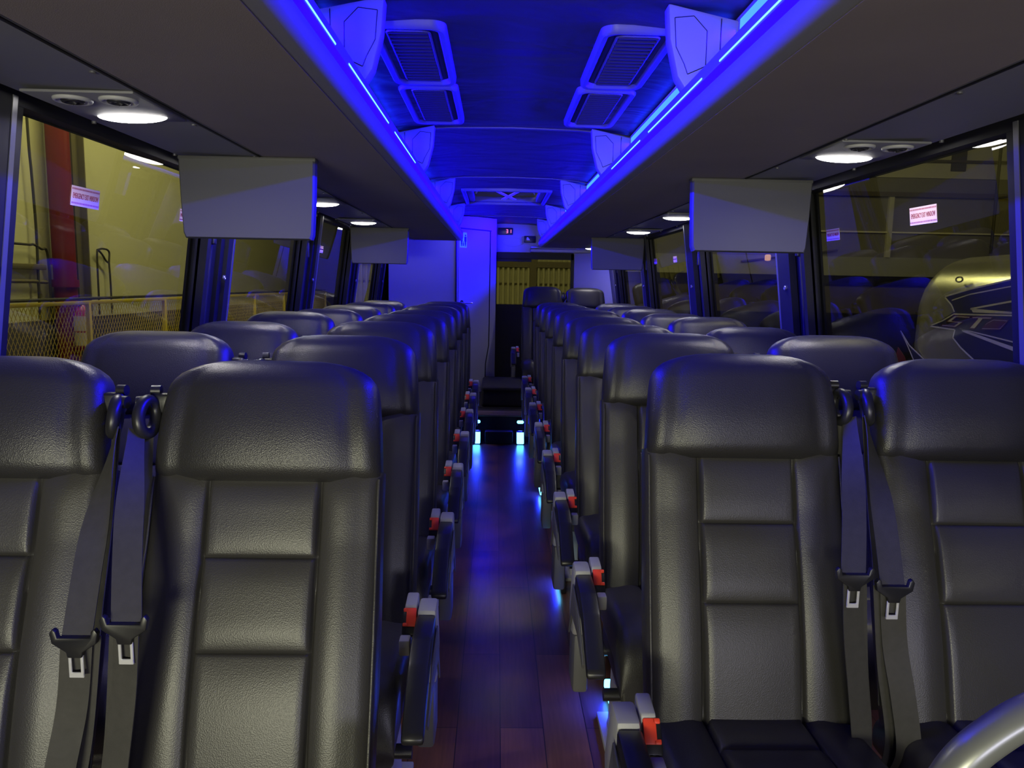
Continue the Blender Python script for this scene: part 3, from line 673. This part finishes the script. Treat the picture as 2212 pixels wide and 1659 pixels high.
def make_belt(parent, flip, gx, tx, tz, kind):
    """gx: guide side x (+), tx: tongue x; coordinates for a seat whose guide is on +x"""
    gy, gz = 0.20, 1.175
    bm = bmesh.new()
    torus(bm, (gx, gy-0.022, gz-0.022), ((0, 0.45, 0.89), (0.30, -0.85, 0.43)), 0.034, 0.024, 0.0125)
    cyl(bm, (gx-0.005, gy-0.012, gz+0.008), (gx+0.022, gy-0.016, gz+0.006), 0.0125); cyl(bm, (gx-0.012, gy+0.018, gz+0.026), (gx+0.006, gy+0.016, gz+0.026), 0.011)
    box(bm, (gx-0.045, gy+0.0, gz-0.02), (gx+0.004, gy+0.022, gz+0.022), 0.006)
    g_ = obj('belt_guide', bm, 'black_plastic', parent, 50, None, flip)
    bm = bmesh.new()
    ty = -0.075
    top = Vector((gx+0.012, gy-0.045, gz-0.045)); tng = Vector((tx, ty, tz))
    n = 14; pts = []; wds = []; wdr = []
    for i in range(n+1):
        f = i/n; p = top.lerp(tng, f); p.y -= 0.012*math.sin(f*PI); pts.append(p); wds.append(0.034+0.018*sstep(0, 0.55, f)); a = math.radians(62*(1-sstep(0.0, 0.6, f))); wdr.append((math.cos(a), -math.sin(a), 0))
    ribbon(bm, pts, wds, 0.002, wdr)
    # second layer: retractor run behind
    pts = [(gx+0.004, gy-0.028, gz-0.045), (gx+0.0, gy-0.07, 0.95), (gx-0.004, gy-0.13, 0.75), (gx-0.0, 0.0, 0.5)]
    ribbon(bm, arc(pts, 5), 0.034, 0.002, (0.75, -0.66, 0))
    # lap run from tongue to anchor
    ax = gx-0.02
    pts = [(tx, ty, tz), (tx+(ax-tx)*0.3, ty+0.005, tz-0.13), (tx+(ax-tx)*0.65, ty-0.01, 0.56), (ax, ty-0.01, 0.44), (ax, ty+0.02, 0.36)]
    ribbon(bm, arc(pts, 6), 0.050, 0.002, (1, 0.25, 0))
    pts = [(tx+0.012, ty+0.012, tz), (tx+(ax-tx)*0.5+0.014, ty+0.02, 0.62), (ax+0.014, ty+0.02, 0.46), (ax+0.015, ty+0.03, 0.36)]
    ribbon(bm, arc(pts, 6), 0.046, 0.002, (1, 0.1, 0))
    b_ = obj('seat_belt', bm, 'webbing', parent, 50, None, flip)
    bm = bmesh.new()
    q = [(-0.041, 0.012), (-0.036, 0.020), (-0.030, 0.016), (-0.028, 0.004), (0.028, 0.004), (0.030, 0.016), (0.036, 0.020), (0.041, 0.012), (0.038, -0.006), (0.014, -0.022), (0.012, -0.032), (-0.012, -0.032), (-0.014, -0.022), (-0.038, -0.006)]
    prism(bm, [(tx+x, tz+z) for x, z in q], 1, ty-0.012, ty+0.0, 0.0018); obj('tongue_grip', bm, 'black_plastic', b_, 40, None, flip)
    bm = bmesh.new()
    for lo, hi in (((-.013, -.066), (-.0075, -.028)), ((.0075, -.066), (.013, -.028)), ((-.013, -.070), (.013, -.060))):
        box(bm, (tx+lo[0], ty-0.0085, tz+lo[1]), (tx+hi[0], ty-0.0045, tz+hi[1]), 0.0012, 1)
    obj('latch_plate', bm, 'bright_steel', b_, 40, None, flip)
def make_seat(side, inner):
    """side +1: right block (aisle is at -x, pair partner at +x for an inner seat)"""
    t = bpy.data.objects.new('coach_seat', None); t.empty_display_size = 0.1; COL.objects.link(t)
    guide_pos = (side > 0) == inner      # guide on +x?
    flip = not guide_pos
    make_backrest(t, flip); make_cushion(t, flip)
    make_belt(t, flip, 0.240 if inner else 0.247, 0.176 if inner else 0.288, 0.835 if inner else 0.81, inner)
    # base frame and legs
    bm = bmesh.new(); box(bm, (-0.22, -0.36, 0.27), (0.22, 0.02, 0.345), 0.01); cyl(bm, (-0.26, -0.30, 0.26), (0.26, -0.30, 0.26), 0.018); cyl(bm, (-0.26, -0.03, 0.26), (0.26, -0.03, 0.26), 0.018)
    obj('base_frame', bm, 'dark_metal', t)
    if inner:   # built with the aisle at -x, then mirrored for the left block
        fl = side < 0
        bm = bmesh.new()
        prism(bm, [(-0.30, 0.0), (-0.02, 0.0), (-0.06, 0.05), (-0.09, 0.27), (-0.26, 0.27), (-0.28, 0.05)], 0, -0.205, -0.165, 0.006)
        box(bm, (-0.23, -0.33, 0.0), (-0.14, 0.02, 0.018), 0.004); obj('pedestal', bm, 'grey_plastic', t, 40, None, fl)
        # armrest
        D = 0.0 if side > 0 else 0.033
        bm = bmesh.new()
        q = [(-0.285, 0.615), (-0.40, 0.610), (-0.475, 0.585), (-0.60, 0.492), (-0.607, 0.478), (-0.598, 0.466), (-0.46, 0.545), (-0.38, 0.568), (-0.285, 0.572)]
        prism(bm, q, 0, -0.350+D, -0.302+D, 0.007); arm = obj('armrest', bm, 'black_plastic', t, 40, None, fl)
        bm = bmesh.new()
        prism(bm, [(-0.21, 0.628), (-0.283, 0.625), (-0.288, 0.565), (-0.30, 0.50), (-0.26, 0.42), (-0.18, 0.40), (-0.15, 0.48)], 0, -0.350+D, -0.304+D, 0.008)
        prism(bm, [(-0.19, 0.634), (-0.255, 0.626), (-0.262, 0.59), (-0.19, 0.56)], 0, -0.300+D, -0.270+D, 0.005)
        obj('arm_housing', bm, 'grey_plastic', arm, 40, None, fl)
        bm = bmesh.new(); box(bm, (-0.345+D, -0.26, 0.24), (-0.30+D, -0.14, 0.42), 0.01)
        prism(bm, [(-0.28, 0.585), (-0.44, 0.56), (-0.56, 0.488), (-0.55, 0.472), (-0.42, 0.50), (-0.27, 0.49), (-0.2, 0.40)], 0, -0.356+D, -0.351+D, 0.002)
        obj('arm_frame', bm, 'grey_frame', arm, 40, None, fl)
        # buckle
        bm = bmesh.new(); ML = Matrix.Translation((-0.280+D*0.9, -0.262, 0.590)) @ Matrix.Rotation(math.radians(-38), 4, 'X') 
        box(bm, (-0.018, -0.014, -0.04), (0.018, 0.014, 0.022), 0.005, 2, ML); bk = obj('buckle', bm, 'black_plastic', t, 40, None, fl)
        bm = bmesh.new(); box(bm, (-0.0165, -0.0165, -0.020), (0.0085, 0.010, 0.0265), 0.003, 2, ML); box(bm, (0.0, -0.0165, -0.020), (0.0165, 0.010, -0.010), 0.003, 2, ML); box(bm, (0.0, -0.0165, 0.016), (0.0165, 0.010, 0.0265), 0.003, 2, ML)
        obj('release_button', bm, 'red_plastic', bk, 40, None, fl)
        bm = bmesh.new(); box(bm, (-0.290+D, -0.335, 0.53), (-0.264+D, -0.30, 0.57), 0.004); obj('buckle_stalk', bm, 'grey_plastic', bk, 40, None, fl)
    else:
        fl = side < 0
        bm = bmesh.new(); box(bm, (0.17, -0.30, 0.0), (0.20, 0.0, 0.27), 0.006); obj('pedestal', bm, 'grey_plastic', t, 40, None, fl)
    return t
ORD = ['front', 'second', 'third', 'fourth', 'fifth', 'sixth', 'seventh', 'eighth']
TILT = {(-1, 1): [1.0, 0, -2.0, -1.2, 0, -1.5, 0, 0], (-1, 0): [0.5, -1.2, 0.8, -3, 0.5, 0, 0, 0], (1, 1): [-1.5, -2.2, 1.4, 1.0, -2, 0, 0.5, 0], (1, 0): [0, -2.6, 1.8, -1.6, 1.2, 0, 0, 0]}
for side in (-1, 1):
    for inner in (True, False):
        proto = make_seat(side, inner)
        for k in range(8):
            o = proto if k == 0 else dup(proto)
            y = 1.335+0.743*k if side < 0 else 1.595+0.755*k
            o.location = (side*(0.52 if inner else 1.07), y, 0)
            a = math.radians(-TILT[(side, 1 if inner else 0)][k])
            for ch in o.children:
                if ch.name.split('.')[0] in ('backrest', 'headrest'): ch.rotation_euler = (-a if False else a*-1*-1, 0, 0)
            tag(o, 'black leather coach seat, %s side, %s position, %s row from the camera' % ('left' if side < 0 else 'right', 'aisle' if inner else 'window', ORD[k]), 'seat', 'rows of black leather coach seats')
bm = bmesh.new(); box(bm, (0.24, 7.9, 0.06), (1.25, 8.75, 0.13), 0.01); tag(obj('seat_platform', bm, 'carpet'), 'dark carpeted platform under the two rearmost raised seats', 'platform')
rear_protos = [o for o in COL.objects if o.get('label', '').startswith('black leather coach seat, right side') and 'front row' in o['label']]
for src in rear_protos:
    o = dup(src); inn = 'aisle' in src['label']; o.location = (0.45 if inn else 0.925, 8.35, 0.135)
    o['label'] = 'raised rearmost black seat before the rear window, %s of the pair' % ('aisle side one' if inn else 'right-hand window side one')

# ------------------------------------------------------------------ floor and step lamps
def floor_lamp(y, fx, label):
    t = thing('floor_light', label, 'floor light', (fx, y, 0.045), 0, 'blue floor lights along the right seats')
    bm = bmesh.new(); box(bm, (-0.010, -0.10, -0.045), (0.012, 0.10, 0.012), 0.004); obj('housing', bm, 'black_plastic', t)
    bm = bmesh.new(); box(bm, (-0.022, -0.085, -0.016), (0.004, 0.085, 0.016), 0.006, 3); obj('lens', bm, 'blue_lamp', t)
    l = area('floor_lamp_light', (fx-0.024, y, 0.045), (0, 0, 0), 0.03, 0.16, 1.3, BLUE); l.rotation_euler = (0, math.radians(80), 0)
floor_lamp(2.42, 0.355, 'bright blue floor light by the nearest right seat base')
floor_lamp(3.48, 0.268, 'blue floor light beside the third right seat row')
floor_lamp(5.03, 0.268, 'blue floor light beside the fifth right seat row')
for x, nm in ((-0.225, 'left'), (0.168, 'right')):
    t = thing('step_light', 'oval white-blue step light in the rear riser, %s one' % nm, 'step light', (x, 6.785, 0.19), 0, 'oval lights in the rear step riser')
    bm = bmesh.new(); ring = lambda r, y: [(math.copysign(0.016, math.cos(a))+r*math.cos(a), y, r*math.sin(a)) for a in [2*PI*(i+0.5)/24 for i in range(24)]]
    loft(bm, [ring(0.0145, 0.005), ring(0.0145, -0.008), ring(0.010, -0.013)]); obj('lens', bm, 'blue_lamp', t)
    bm = bmesh.new(); loft(bm, [ring(0.020, 0.014), ring(0.020, -0.004), ring(0.014, -0.006)]); obj('bezel', bm, 'black_plastic', t)
    area('step_lamp_light', (x, 6.765, 0.18), (math.radians(-70), 0, 0), 0.05, 0.02, 1.0, BLUE)
    t = thing('kick_plate', 'shiny metal corner plate glaring blue below the %s step light' % nm, 'kick plate', (x, 6.73, 0.0))
    bm = bmesh.new(); prism(bm, [(-0.05, 0.0), (0.045, 0.0), (0.045, 0.115), (0.03, 0.115)], 0, -0.035, 0.035, 0.004); obj('plate', bm, 'chrome', t)
    bm = bmesh.new(); prism(bm, [(-0.046, 0.012), (-0.052, 0.012), (0.014, 0.10), (0.020, 0.10)], 0, -0.032, 0.032, 0.002); obj('lens', bm, 'blue_lamp', t)  # glowing sheet paints the step light's glare on the plate, no lamp
bm = bmesh.new(); box(bm, (-0.15, 6.70, 0.0), (0.10, 6.80, 0.115), 0.01); tag(obj('low_step', bm, 'carpet'), 'low dark carpeted block between the two glowing corner plates', 'step')

# ------------------------------------------------------------------ grab rail in the bottom right corner
t = thing('grab_rail', 'curved grey tubular grab rail in the bottom right corner', 'grab rail', (0.0, 0.0, 0.0))
bm = bmesh.new(); path = arc([(0.40, 0.76, 0.0), (0.402, 0.76, 0.45), (0.405, 0.757, 0.80), (0.432, 0.75, 0.905), (0.477, 0.75, 0.958), (0.545, 0.75, 0.995), (0.66, 0.75, 1.012), (1.0, 0.75, 1.012), (1.26, 0.75, 1.012)], 8)
tube(bm, path, 0.0205, 20); obj('tube', bm, 'rail', t, 60)
bm = bmesh.new(); cyl(bm, (0.40, 0.76, 0.0), (0.40, 0.76, 0.012), 0.045); obj('floor_flange', bm, 'rail', t)

# ------------------------------------------------------------------ the garage outside
GZ = -1.05
bm = bmesh.new(); box(bm, (-8, -8, GZ-0.1), (16, 26, GZ)); o = obj('garage_floor', bm, 'gfloor'); tag(o, 'dark concrete garage floor around the coach', 'floor', kind='structure')
bm = bmesh.new(); box(bm, (-8, -8, 6.2), (16, 26, 6.3)); o = obj('garage_roof', bm, 'gdark'); tag(o, 'dark garage roof', 'roof', kind='structure')
bm = bmesh.new(); box(bm, (-5.1, -8, 0.95), (-4.965, 26, 6.2)); o = obj('garage_wall', bm, 'gwall'); tag(o, 'yellow-lit garage wall beyond the left windows', 'wall', kind='structure')
bm = bmesh.new(); box(bm, (-5.1, -8, GZ), (-4.95, 26, 0.95)); o = obj('garage_wall_base', bm, 'gdado'); tag(o, 'dark brown lower part of the garage wall', 'wall', kind='structure')
bm = bmesh.new(); box(bm, (14.0, -8, GZ), (14.1, 26, 6.2)); o = obj('garage_side_wall', bm, 'gright'); tag(o, 'dim olive far wall beyond the right windows', 'wall', kind='structure')
bm = bmesh.new(); tube(bm, [(-4.80, 8.51, z) for z in (-1.05, 1, 3, 6)], 0.115, 20)
for z in (1.35, 4.2): cyl(bm, (-4.80, 8.51, z-0.04), (-4.80, 8.51, z+0.04), 0.135, 24)
box(bm, (-4.94, 8.47, 1.55), (-4.8, 8.54, 1.62)); tag(obj('red_pipe', bm, 'pipe_red'), 'thick red vertical pipe on the yellow garage wall', 'pipe')
bm = bmesh.new(); box(bm, (-4.94, 8.69, GZ), (-4.75, 8.71, 6.2)); box(bm, (-4.94, 8.93, GZ), (-4.75, 8.95, 6.2)); box(bm, (-4.86, 8.69, GZ), (-4.82, 8.95, 6.2)); tag(obj('steel_column', bm, 'column'), 'dark brown steel column right beside the red pipe', 'column')
bm = bmesh.new(); tube(bm, arc([(-4.9, 8.14, 5.5), (-4.9, 8.16, 3.0), (-4.9, 8.18, 2.5), (-4.9, 8.20, 1.95), (-4.9, 8.19, 1.5), (-4.9, 8.17, 0.96)]), 0.014, 8); tag(obj('wall_cable', bm, 'cable'), 'thin dark cable running down the wall left of the red pipe', 'cable')
bm = bmesh.new(); tube(bm, arc([(-4.9, 7.4, 1.75), (-4.9, 8.02, 1.745), (-4.9, 8.14, 1.75), (-4.9, 8.27, 1.71), (-4.9, 8.36, 1.70), (-4.9, 8.39, 1.5), (-4.9, 8.39, 0.97)]), 0.013, 8); tag(obj('looped_cable', bm, 'cable'), 'wavy horizontal cable left of the red pipe', 'cable')
bm = bmesh.new(); box(bm, (-4.95, 7.7, 1.49), (-4.88, 8.32, 1.55), 0.01); tag(obj('wall_bracket', bm, 'column'), 'dark horizontal bracket on the wall left of the red pipe', 'bracket')
bm = bmesh.new(); tube(bm, [(-4.91, 7.5, 1.37), (-4.91, 8.1, 1.37), (-4.91, 8.35, 1.36)], 0.02, 8); tag(obj('conduit', bm, 'column'), 'low horizontal conduit on the wall left of the red pipe', 'pipe')
bm = bmesh.new(); tube(bm, arc([(-4.9, 9.39, 0.97), (-4.9, 9.40, 1.65), (-4.9, 9.43, 1.74), (-4.9, 9.52, 1.70), (-4.9, 9.60, 1.63), (-4.9, 9.67, 1.60)]), 0.012, 8); tube(bm, arc([(-4.9, 9.41, 1.75), (-4.9, 9.55, 1.77), (-4.9, 9.69, 1.74), (-4.9, 9.68, 1.60), (-4.9, 9.69, 1.4), (-4.9, 9.695, 0.97)]), 0.012, 8); tag(obj('hanging_hose', bm, 'cable'), 'thin dark hose looped over a wall hook right of the column', 'hose')
t = thing('fire_extinguisher', 'red fire extinguisher with cream label low behind the yellow fence', 'fire extinguisher', (-4.60, 8.44, 0.62))
bm = bmesh.new(); tube(bm, [(0, 0, 0), (0, 0, 0.02), (0, 0, 0.40), (0, 0, 0.46), (0, 0, 0.50)], [0.07, 0.085, 0.085, 0.06, 0.025], 20); obj('cylinder', bm, 'extg', t)
bm = bmesh.new(); tube(bm, [(0, 0, 0.06), (0, 0, 0.20)], 0.087, 20); tube(bm, [(0, 0, 0.22), (0, 0, 0.38)], 0.087, 20); obj('label_band', bm, 'label', t)
bm = bmesh.new(); box(bm, (-0.02, -0.05, 0.50), (0.02, 0.05, 0.56), 0.006); obj('valve', bm, 'rubber', t)
# yellow guard fence
t = thing('guard_fence', 'yellow framed wire mesh guard fence outside the left windows', 'fence', (-3.965, 0, 0))
FY = [5.7, 7.37, 9.04, 10.70, 12.4, 14.1, 15.8, 17.5]
for y in FY:
    bm = bmesh.new(); box(bm, (-0.02, y-0.022, GZ), (0.02, y+0.022, 1.185), 0.003); obj('post', bm, 'fence', t)
for z0, z1 in ((1.165, 1.20), (0.36, 0.40), (-0.9, -0.86)):
    bm = bmesh.new(); box(bm, (-0.018, FY[0], z0), (0.018, FY[-1], z1), 0.003); obj('rail', bm, 'fence', t)
bm = bmesh.new(); cyl(bm, (0, FY[0], 1.222), (0, FY[-1], 1.222), 0.014, 8); obj('top_cable', bm, 'cable', t)
for a, b in zip(FY, FY[1:]):
    bm = bmesh.new(); H_ = 2.02; z0 = -0.86; sp = 0.055
    for dr in (-1, 1):
        k = -H_*0.6
        while k < (b-a)+0.0:
            ya, za, yb, zb = a+k, z0, a+k+H_*0.6, z0+H_
            if ya < a: za += (a-ya)/0.6; ya = a
            if yb > b: zb -= (yb-b)/0.6; yb = b
            if zb > za+0.02:
                p, q = (ya, za), (yb, zb)
                if dr < 0: p, q = (a+b-p[0], p[1]), (a+b-q[0], q[1])
                dy, dz = q[0]-p[0], q[1]-p[1]; L = math.hypot(dy, dz); ny, nz = -dz/L*0.0022, dy/L*0.0022
                vs = [bm.verts.new((0.002*dr, p[0]-ny, p[1]-nz)), bm.verts.new((0.002*dr, p[0]+ny, p[1]+nz)), bm.verts.new((0.002*dr, q[0]+ny, q[1]+nz)), bm.verts.new((0.002*dr, q[0]-ny, q[1]-nz))]
                bm.faces.new(vs)
            k += sp
    o = obj('mesh_panel', bm, 'fence', t, 0); sm = o.modifiers.new('t', 'SOLIDIFY'); sm.thickness = 0.003
# roll-up door behind the rear window
t = thing('rollup_door', 'olive ribbed roll-up door seen through the rear window', 'garage door', (0, 16.0, 0))
bm = bmesh.new(); box(bm, (-3.0, 0, GZ), (1.86, 0.08, 3.4))
x = -3.0
while x < 1.8: box(bm, (x, -0.05, GZ), (x+0.045, 0.0, 2.25)); x += 0.105
obj('curtain', bm, 'door_g', t)
bm = bmesh.new()
for z0, z1 in ((2.22, 2.36), (1.78, 1.90)): box(bm, (-3.0, -0.07, z0), (1.86, -0.02, z1))
for z in (2.08, 1.44, 1.0): box(bm, (-3, -0.045, z), (1.86, -0.02, z+0.018))
box(bm, (0.62, -0.08, 0.5), (0.76, -0.03, 2.3))
for x in (-0.08, 0.12, 0.32): box(bm, (x, -0.05, 2.36), (x+0.06, -0.02, 2.6))
obj('frame_bar', bm, 'column', t)
bm = bmesh.new(); box(bm, (0.0, -1.2, 1.05), (0.34, -1.15, 1.10)); tag(obj('reflection_strip', bm, 'cream', loc=(0, 10.8, 0)), 'pale strip standing in for a reflection low outside the rear window', 'trim')  # cream box paints in a reflection seen in the rear glass
# end wall of the garage: bands and members seen through the right windows
def band(nm, x0, x1, z0, z1, mt, lb, cat='panel', dy=0.0, th=0.05):
    bm = bmesh.new(); box(bm, (x0, 15.94-dy, z0), (x1, 15.95 if dy else 16.1, z1)); return tag(obj(nm, bm, mt), lb, cat)
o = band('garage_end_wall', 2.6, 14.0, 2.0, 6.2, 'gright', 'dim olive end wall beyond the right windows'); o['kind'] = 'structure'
band('pale_wall_band', 1.9, 14.0, 1.73, 2.12, 'busband', 'pale grey-green horizontal band across the end wall, right windows', dy=0.04)
band('dark_wall_band', 1.9, 14.0, 1.56, 1.73, 'busglass', 'dark horizontal band below the pale one on the end wall', dy=0.02)
band('lower_wall_panel', 1.9, 14.0, 0.95, 1.56, 'gdado2', 'brown lower panel of the end wall beyond the right windows', dy=0.01)
band('black_wall_band', 1.9, 14.0, GZ, 0.95, 'busglass', 'black base of the end wall beyond the right windows', dy=0.03)
band('black_rail', 1.9, 14.0, 1.53, 1.575, 'rubber', 'thin black rail across the end wall', 'rail', 0.06)
band('pale_rail', 5.2, 14.0, 2.62, 2.65, 'cream', 'thin pale horizontal rail high on the end wall', 'rail', 0.06)
band('dark_beam', 5.2, 14.0, 3.36, 3.45, 'column', 'dark horizontal beam high on the end wall', 'beam', 0.1)
band('thin_beam', 8.2, 14.0, 4.06, 4.11, 'column', 'thin upper dark beam high on the end wall', 'beam', 0.1)
band('pale_post', 8.02, 8.12, 2.12, 3.4, 'gwall', 'narrow pale vertical post on the end wall', 'post', 0.07)
band('steel_column', 9.25, 9.55, 3.9, 6.2, 'gdark', 'short dark upright high on the end wall', 'column', 0.07)
band('lit_wall_sheet', 7.2, 14.0, 3.75, 6.2, 'gwall', 'lighter yellow tone painting in the lit top of the end wall', 'panel', 0.03)  # the wall's lit top put into colour as a lighter sheet
bm = bmesh.new(); tube(bm, [(9.8, 15.2, z) for z in (2.2, 6.2)], 0.03, 8); tag(obj('drop_pipe', bm, 'cable'), 'thin black vertical pipe near the right window edge', 'pipe')
bm = bmesh.new(); box(bm, (5.47, 15.70, 2.0), (5.57, 15.84, 2.13), 0.03); t = tag(obj('amber_lamp', bm, 'amber'), 'small amber lamp on a slanted arm seen through the second right window', 'lamp')
bm = bmesh.new(); tube(bm, [(5.0, 15.86, 1.98), (7.0, 15.86, 2.25)], 0.02, 8); obj('arm', bm, 'column', t)
# silver shuttle bus next to the right front window
t = thing('silver_bus', 'silver yellow-lit bus with a navy and cream lightning logo, right window', 'bus', (3.26, 0, 0))
def brd(y0, y1, z0, z1, x0, x1, R=0.36, n=8):
    rings = []
    def ringat(y, ins, zt):
        pts = [(x0+ins*0.4, z0)]
        for i in range(n+1):
            a = PI-PI/2*i/n; pts.append((x0+ins+R+R*math.cos(a), zt-R+R*math.sin(a)))
        pts += [(x1, zt), (x1, z0)]
        return [(p, y, q) for p, q in pts]
    for i in range(10):
        a = PI/2*i/9; rings.append(ringat(y1-0.5*(1-math.sin(a))*1.0 if False else y1-0.42*(1-math.cos(a)) , 0.35*(1-math.sin(a)), z1-0.55*(1-math.sin(a))))
    rings.append(ringat(y0, 0, z1+0.06)); return rings
bm = bmesh.new(); loft(bm, brd(1.0, 6.24, -0.75, 1.70, 0, 2.2)); obj('body', bm, 'silver', t, 50)
bm = bmesh.new()
tube(bm, [(-0.003, y, 1.205+0.0*(y)) for y in (1.2, 3, 5.6)], 0.004, 6); obj('panel_gap', bm, 'rubber', t)
bm = bmesh.new(); torus(bm, (-0.004, 5.44, 1.52), ((0, 1, 0), (0, 0, 1)), 0.04, 0.018, 0.006); obj('marker_lamp', bm, 'grey_edge', t)
for y in (2.0, 4.9): bm = bmesh.new(); cyl(bm, (-0.01, y, -0.65), (0.25, y, -0.65), 0.4, 28); obj('wheel', bm, 'rubber', t)
def flat(bm, pts, x): prism(bm, pts, 0, x-0.002, x)
def outline(bm, pts, x, w_, close=True):
    n = len(pts)
    for i in range(n if close else n-1):
        a, b = Vector(pts[i]), Vector(pts[(i+1) % n]); d = (b-a).normalized(); q = Vector((-d.y, d.x))*w_/2; a2, b2 = a-d*w_*0.3, b+d*w_*0.3
        prism(bm, [tuple(a2-q), tuple(b2-q), tuple(b2+q), tuple(a2+q)], 0, x-0.002, x)

LX = -0.004
bm = bmesh.new(); flat(bm, [(5.598, 1.394), (5.30, 1.452), (4.6, 1.56), (4.6, 0.85), (5.16, 0.955), (5.343, 1.036), (5.448, 1.10), (5.432, 1.159), (5.457, 1.285), (5.50, 1.335)], LX); obj('logo_shield', bm, 'logo_dark', t, 0)
bm = bmesh.new(); outline(bm, [(4.6, 1.56), (5.30, 1.452), (5.598, 1.394), (5.50, 1.335), (5.457, 1.285)], LX-0.001, 0.011, False); outline(bm, [(5.432, 1.159), (5.448, 1.10), (5.343, 1.036), (5.16, 0.955), (4.6, 0.85)], LX-0.001, 0.011, False)
outline(bm, [(5.50, 1.37), (5.3, 1.415), (4.6, 1.51)], LX-0.001, 0.008, False)
flat(bm, [(5.374, 1.171), (4.6, 1.06), (4.6, 1.03), (5.331, 1.15)], LX-0.001)
outline(bm, [(5.271, 1.315), (4.7, 1.40)], LX-0.001, 0.012, False); flat(bm, [(5.271, 1.318), (5.238, 1.288), (4.7, 1.29), (4.7, 1.306)], LX-0.001)
outline(bm, [(5.374, 1.171), (4.6, 1.10)], LX-0.002, 0.008, False)
obj('logo_outline', bm, 'logo_cream', t, 0)
bm = bmesh.new(); flat(bm, [(5.754, 1.168), (5.60, 1.225), (5.456, 1.288), (5.2, 1.292), (4.6, 1.30), (4.6, 1.18), (5.438, 1.160)], LX-0.002); obj('logo_wordmark_back', bm, 'logo_dark', t, 0)
bm = bmesh.new(); outline(bm, [(4.7, 1.29), (5.2, 1.277), (5.456, 1.272), (5.595, 1.215), (5.754, 1.168), (5.438, 1.160)], LX-0.004, 0.010, False); obj('logo_wordmark_outline', bm, 'logo_cream', t, 0)
LET = [[(5.60, 1.178), (5.42, 1.178), (5.33, 1.222), (5.47, 1.222), (5.42, 1.250), (5.27, 1.250), (5.255, 1.262), (5.44, 1.264), (5.54, 1.212), (5.40, 1.210), (5.44, 1.190), (5.585, 1.190)],
       [(5.245, 1.262), (5.02, 1.268), (5.035, 1.255), (5.12, 1.252), (5.20, 1.180), (5.26, 1.180), (5.175, 1.252), (5.235, 1.250)],
       [(5.08, 1.225), (5.01, 1.255), (4.86, 1.255), (4.93, 1.19), (5.13, 1.180)]]
bm = bmesh.new()
for p in LET: flat(bm, p, LX-0.0045)
obj('logo_letter_outline', bm, 'logo_cream', t, 0)
bm = bmesh.new()
for p in LET:
    cy_ = sum(a for a, b in p)/len(p); cz_ = sum(b for a, b in p)/len(p)
for p in (LET[0], LET[1], LET[2]): outline(bm, p, LX-0.006, 0.006)
flat(bm, [(5.07, 1.223), (5.005, 1.248), (4.875, 1.248), (4.94, 1.196), (5.12, 1.188)], LX-0.006)
obj('logo_letters', bm, 'logo_red', t, 0)
bm = bmesh.new(); flat(bm, [(6.166, 1.104), (6.02, 1.0), (5.781, 0.905), (5.939, 0.892), (5.99, 0.964), (6.08, 1.04)], LX-0.001); obj('logo_fin', bm, 'logo_dark', t, 0)
bm = bmesh.new(); outline(bm, [(6.166, 1.104), (6.02, 1.0), (5.781, 0.905)], LX-0.002, 0.010, False); outline(bm, [(6.166, 1.104), (6.08, 1.03), (5.939, 0.892)], LX-0.002, 0.010, False); obj('fin_outline', bm, 'logo_cream', t, 0)
bm = bmesh.new(); flat(bm, [(6.186, 0.972), (6.07, 0.90), (6.0, 0.80), (6.245, 0.80)], LX-0.001); obj('red_patch', bm, 'pipe_red', t, 0)
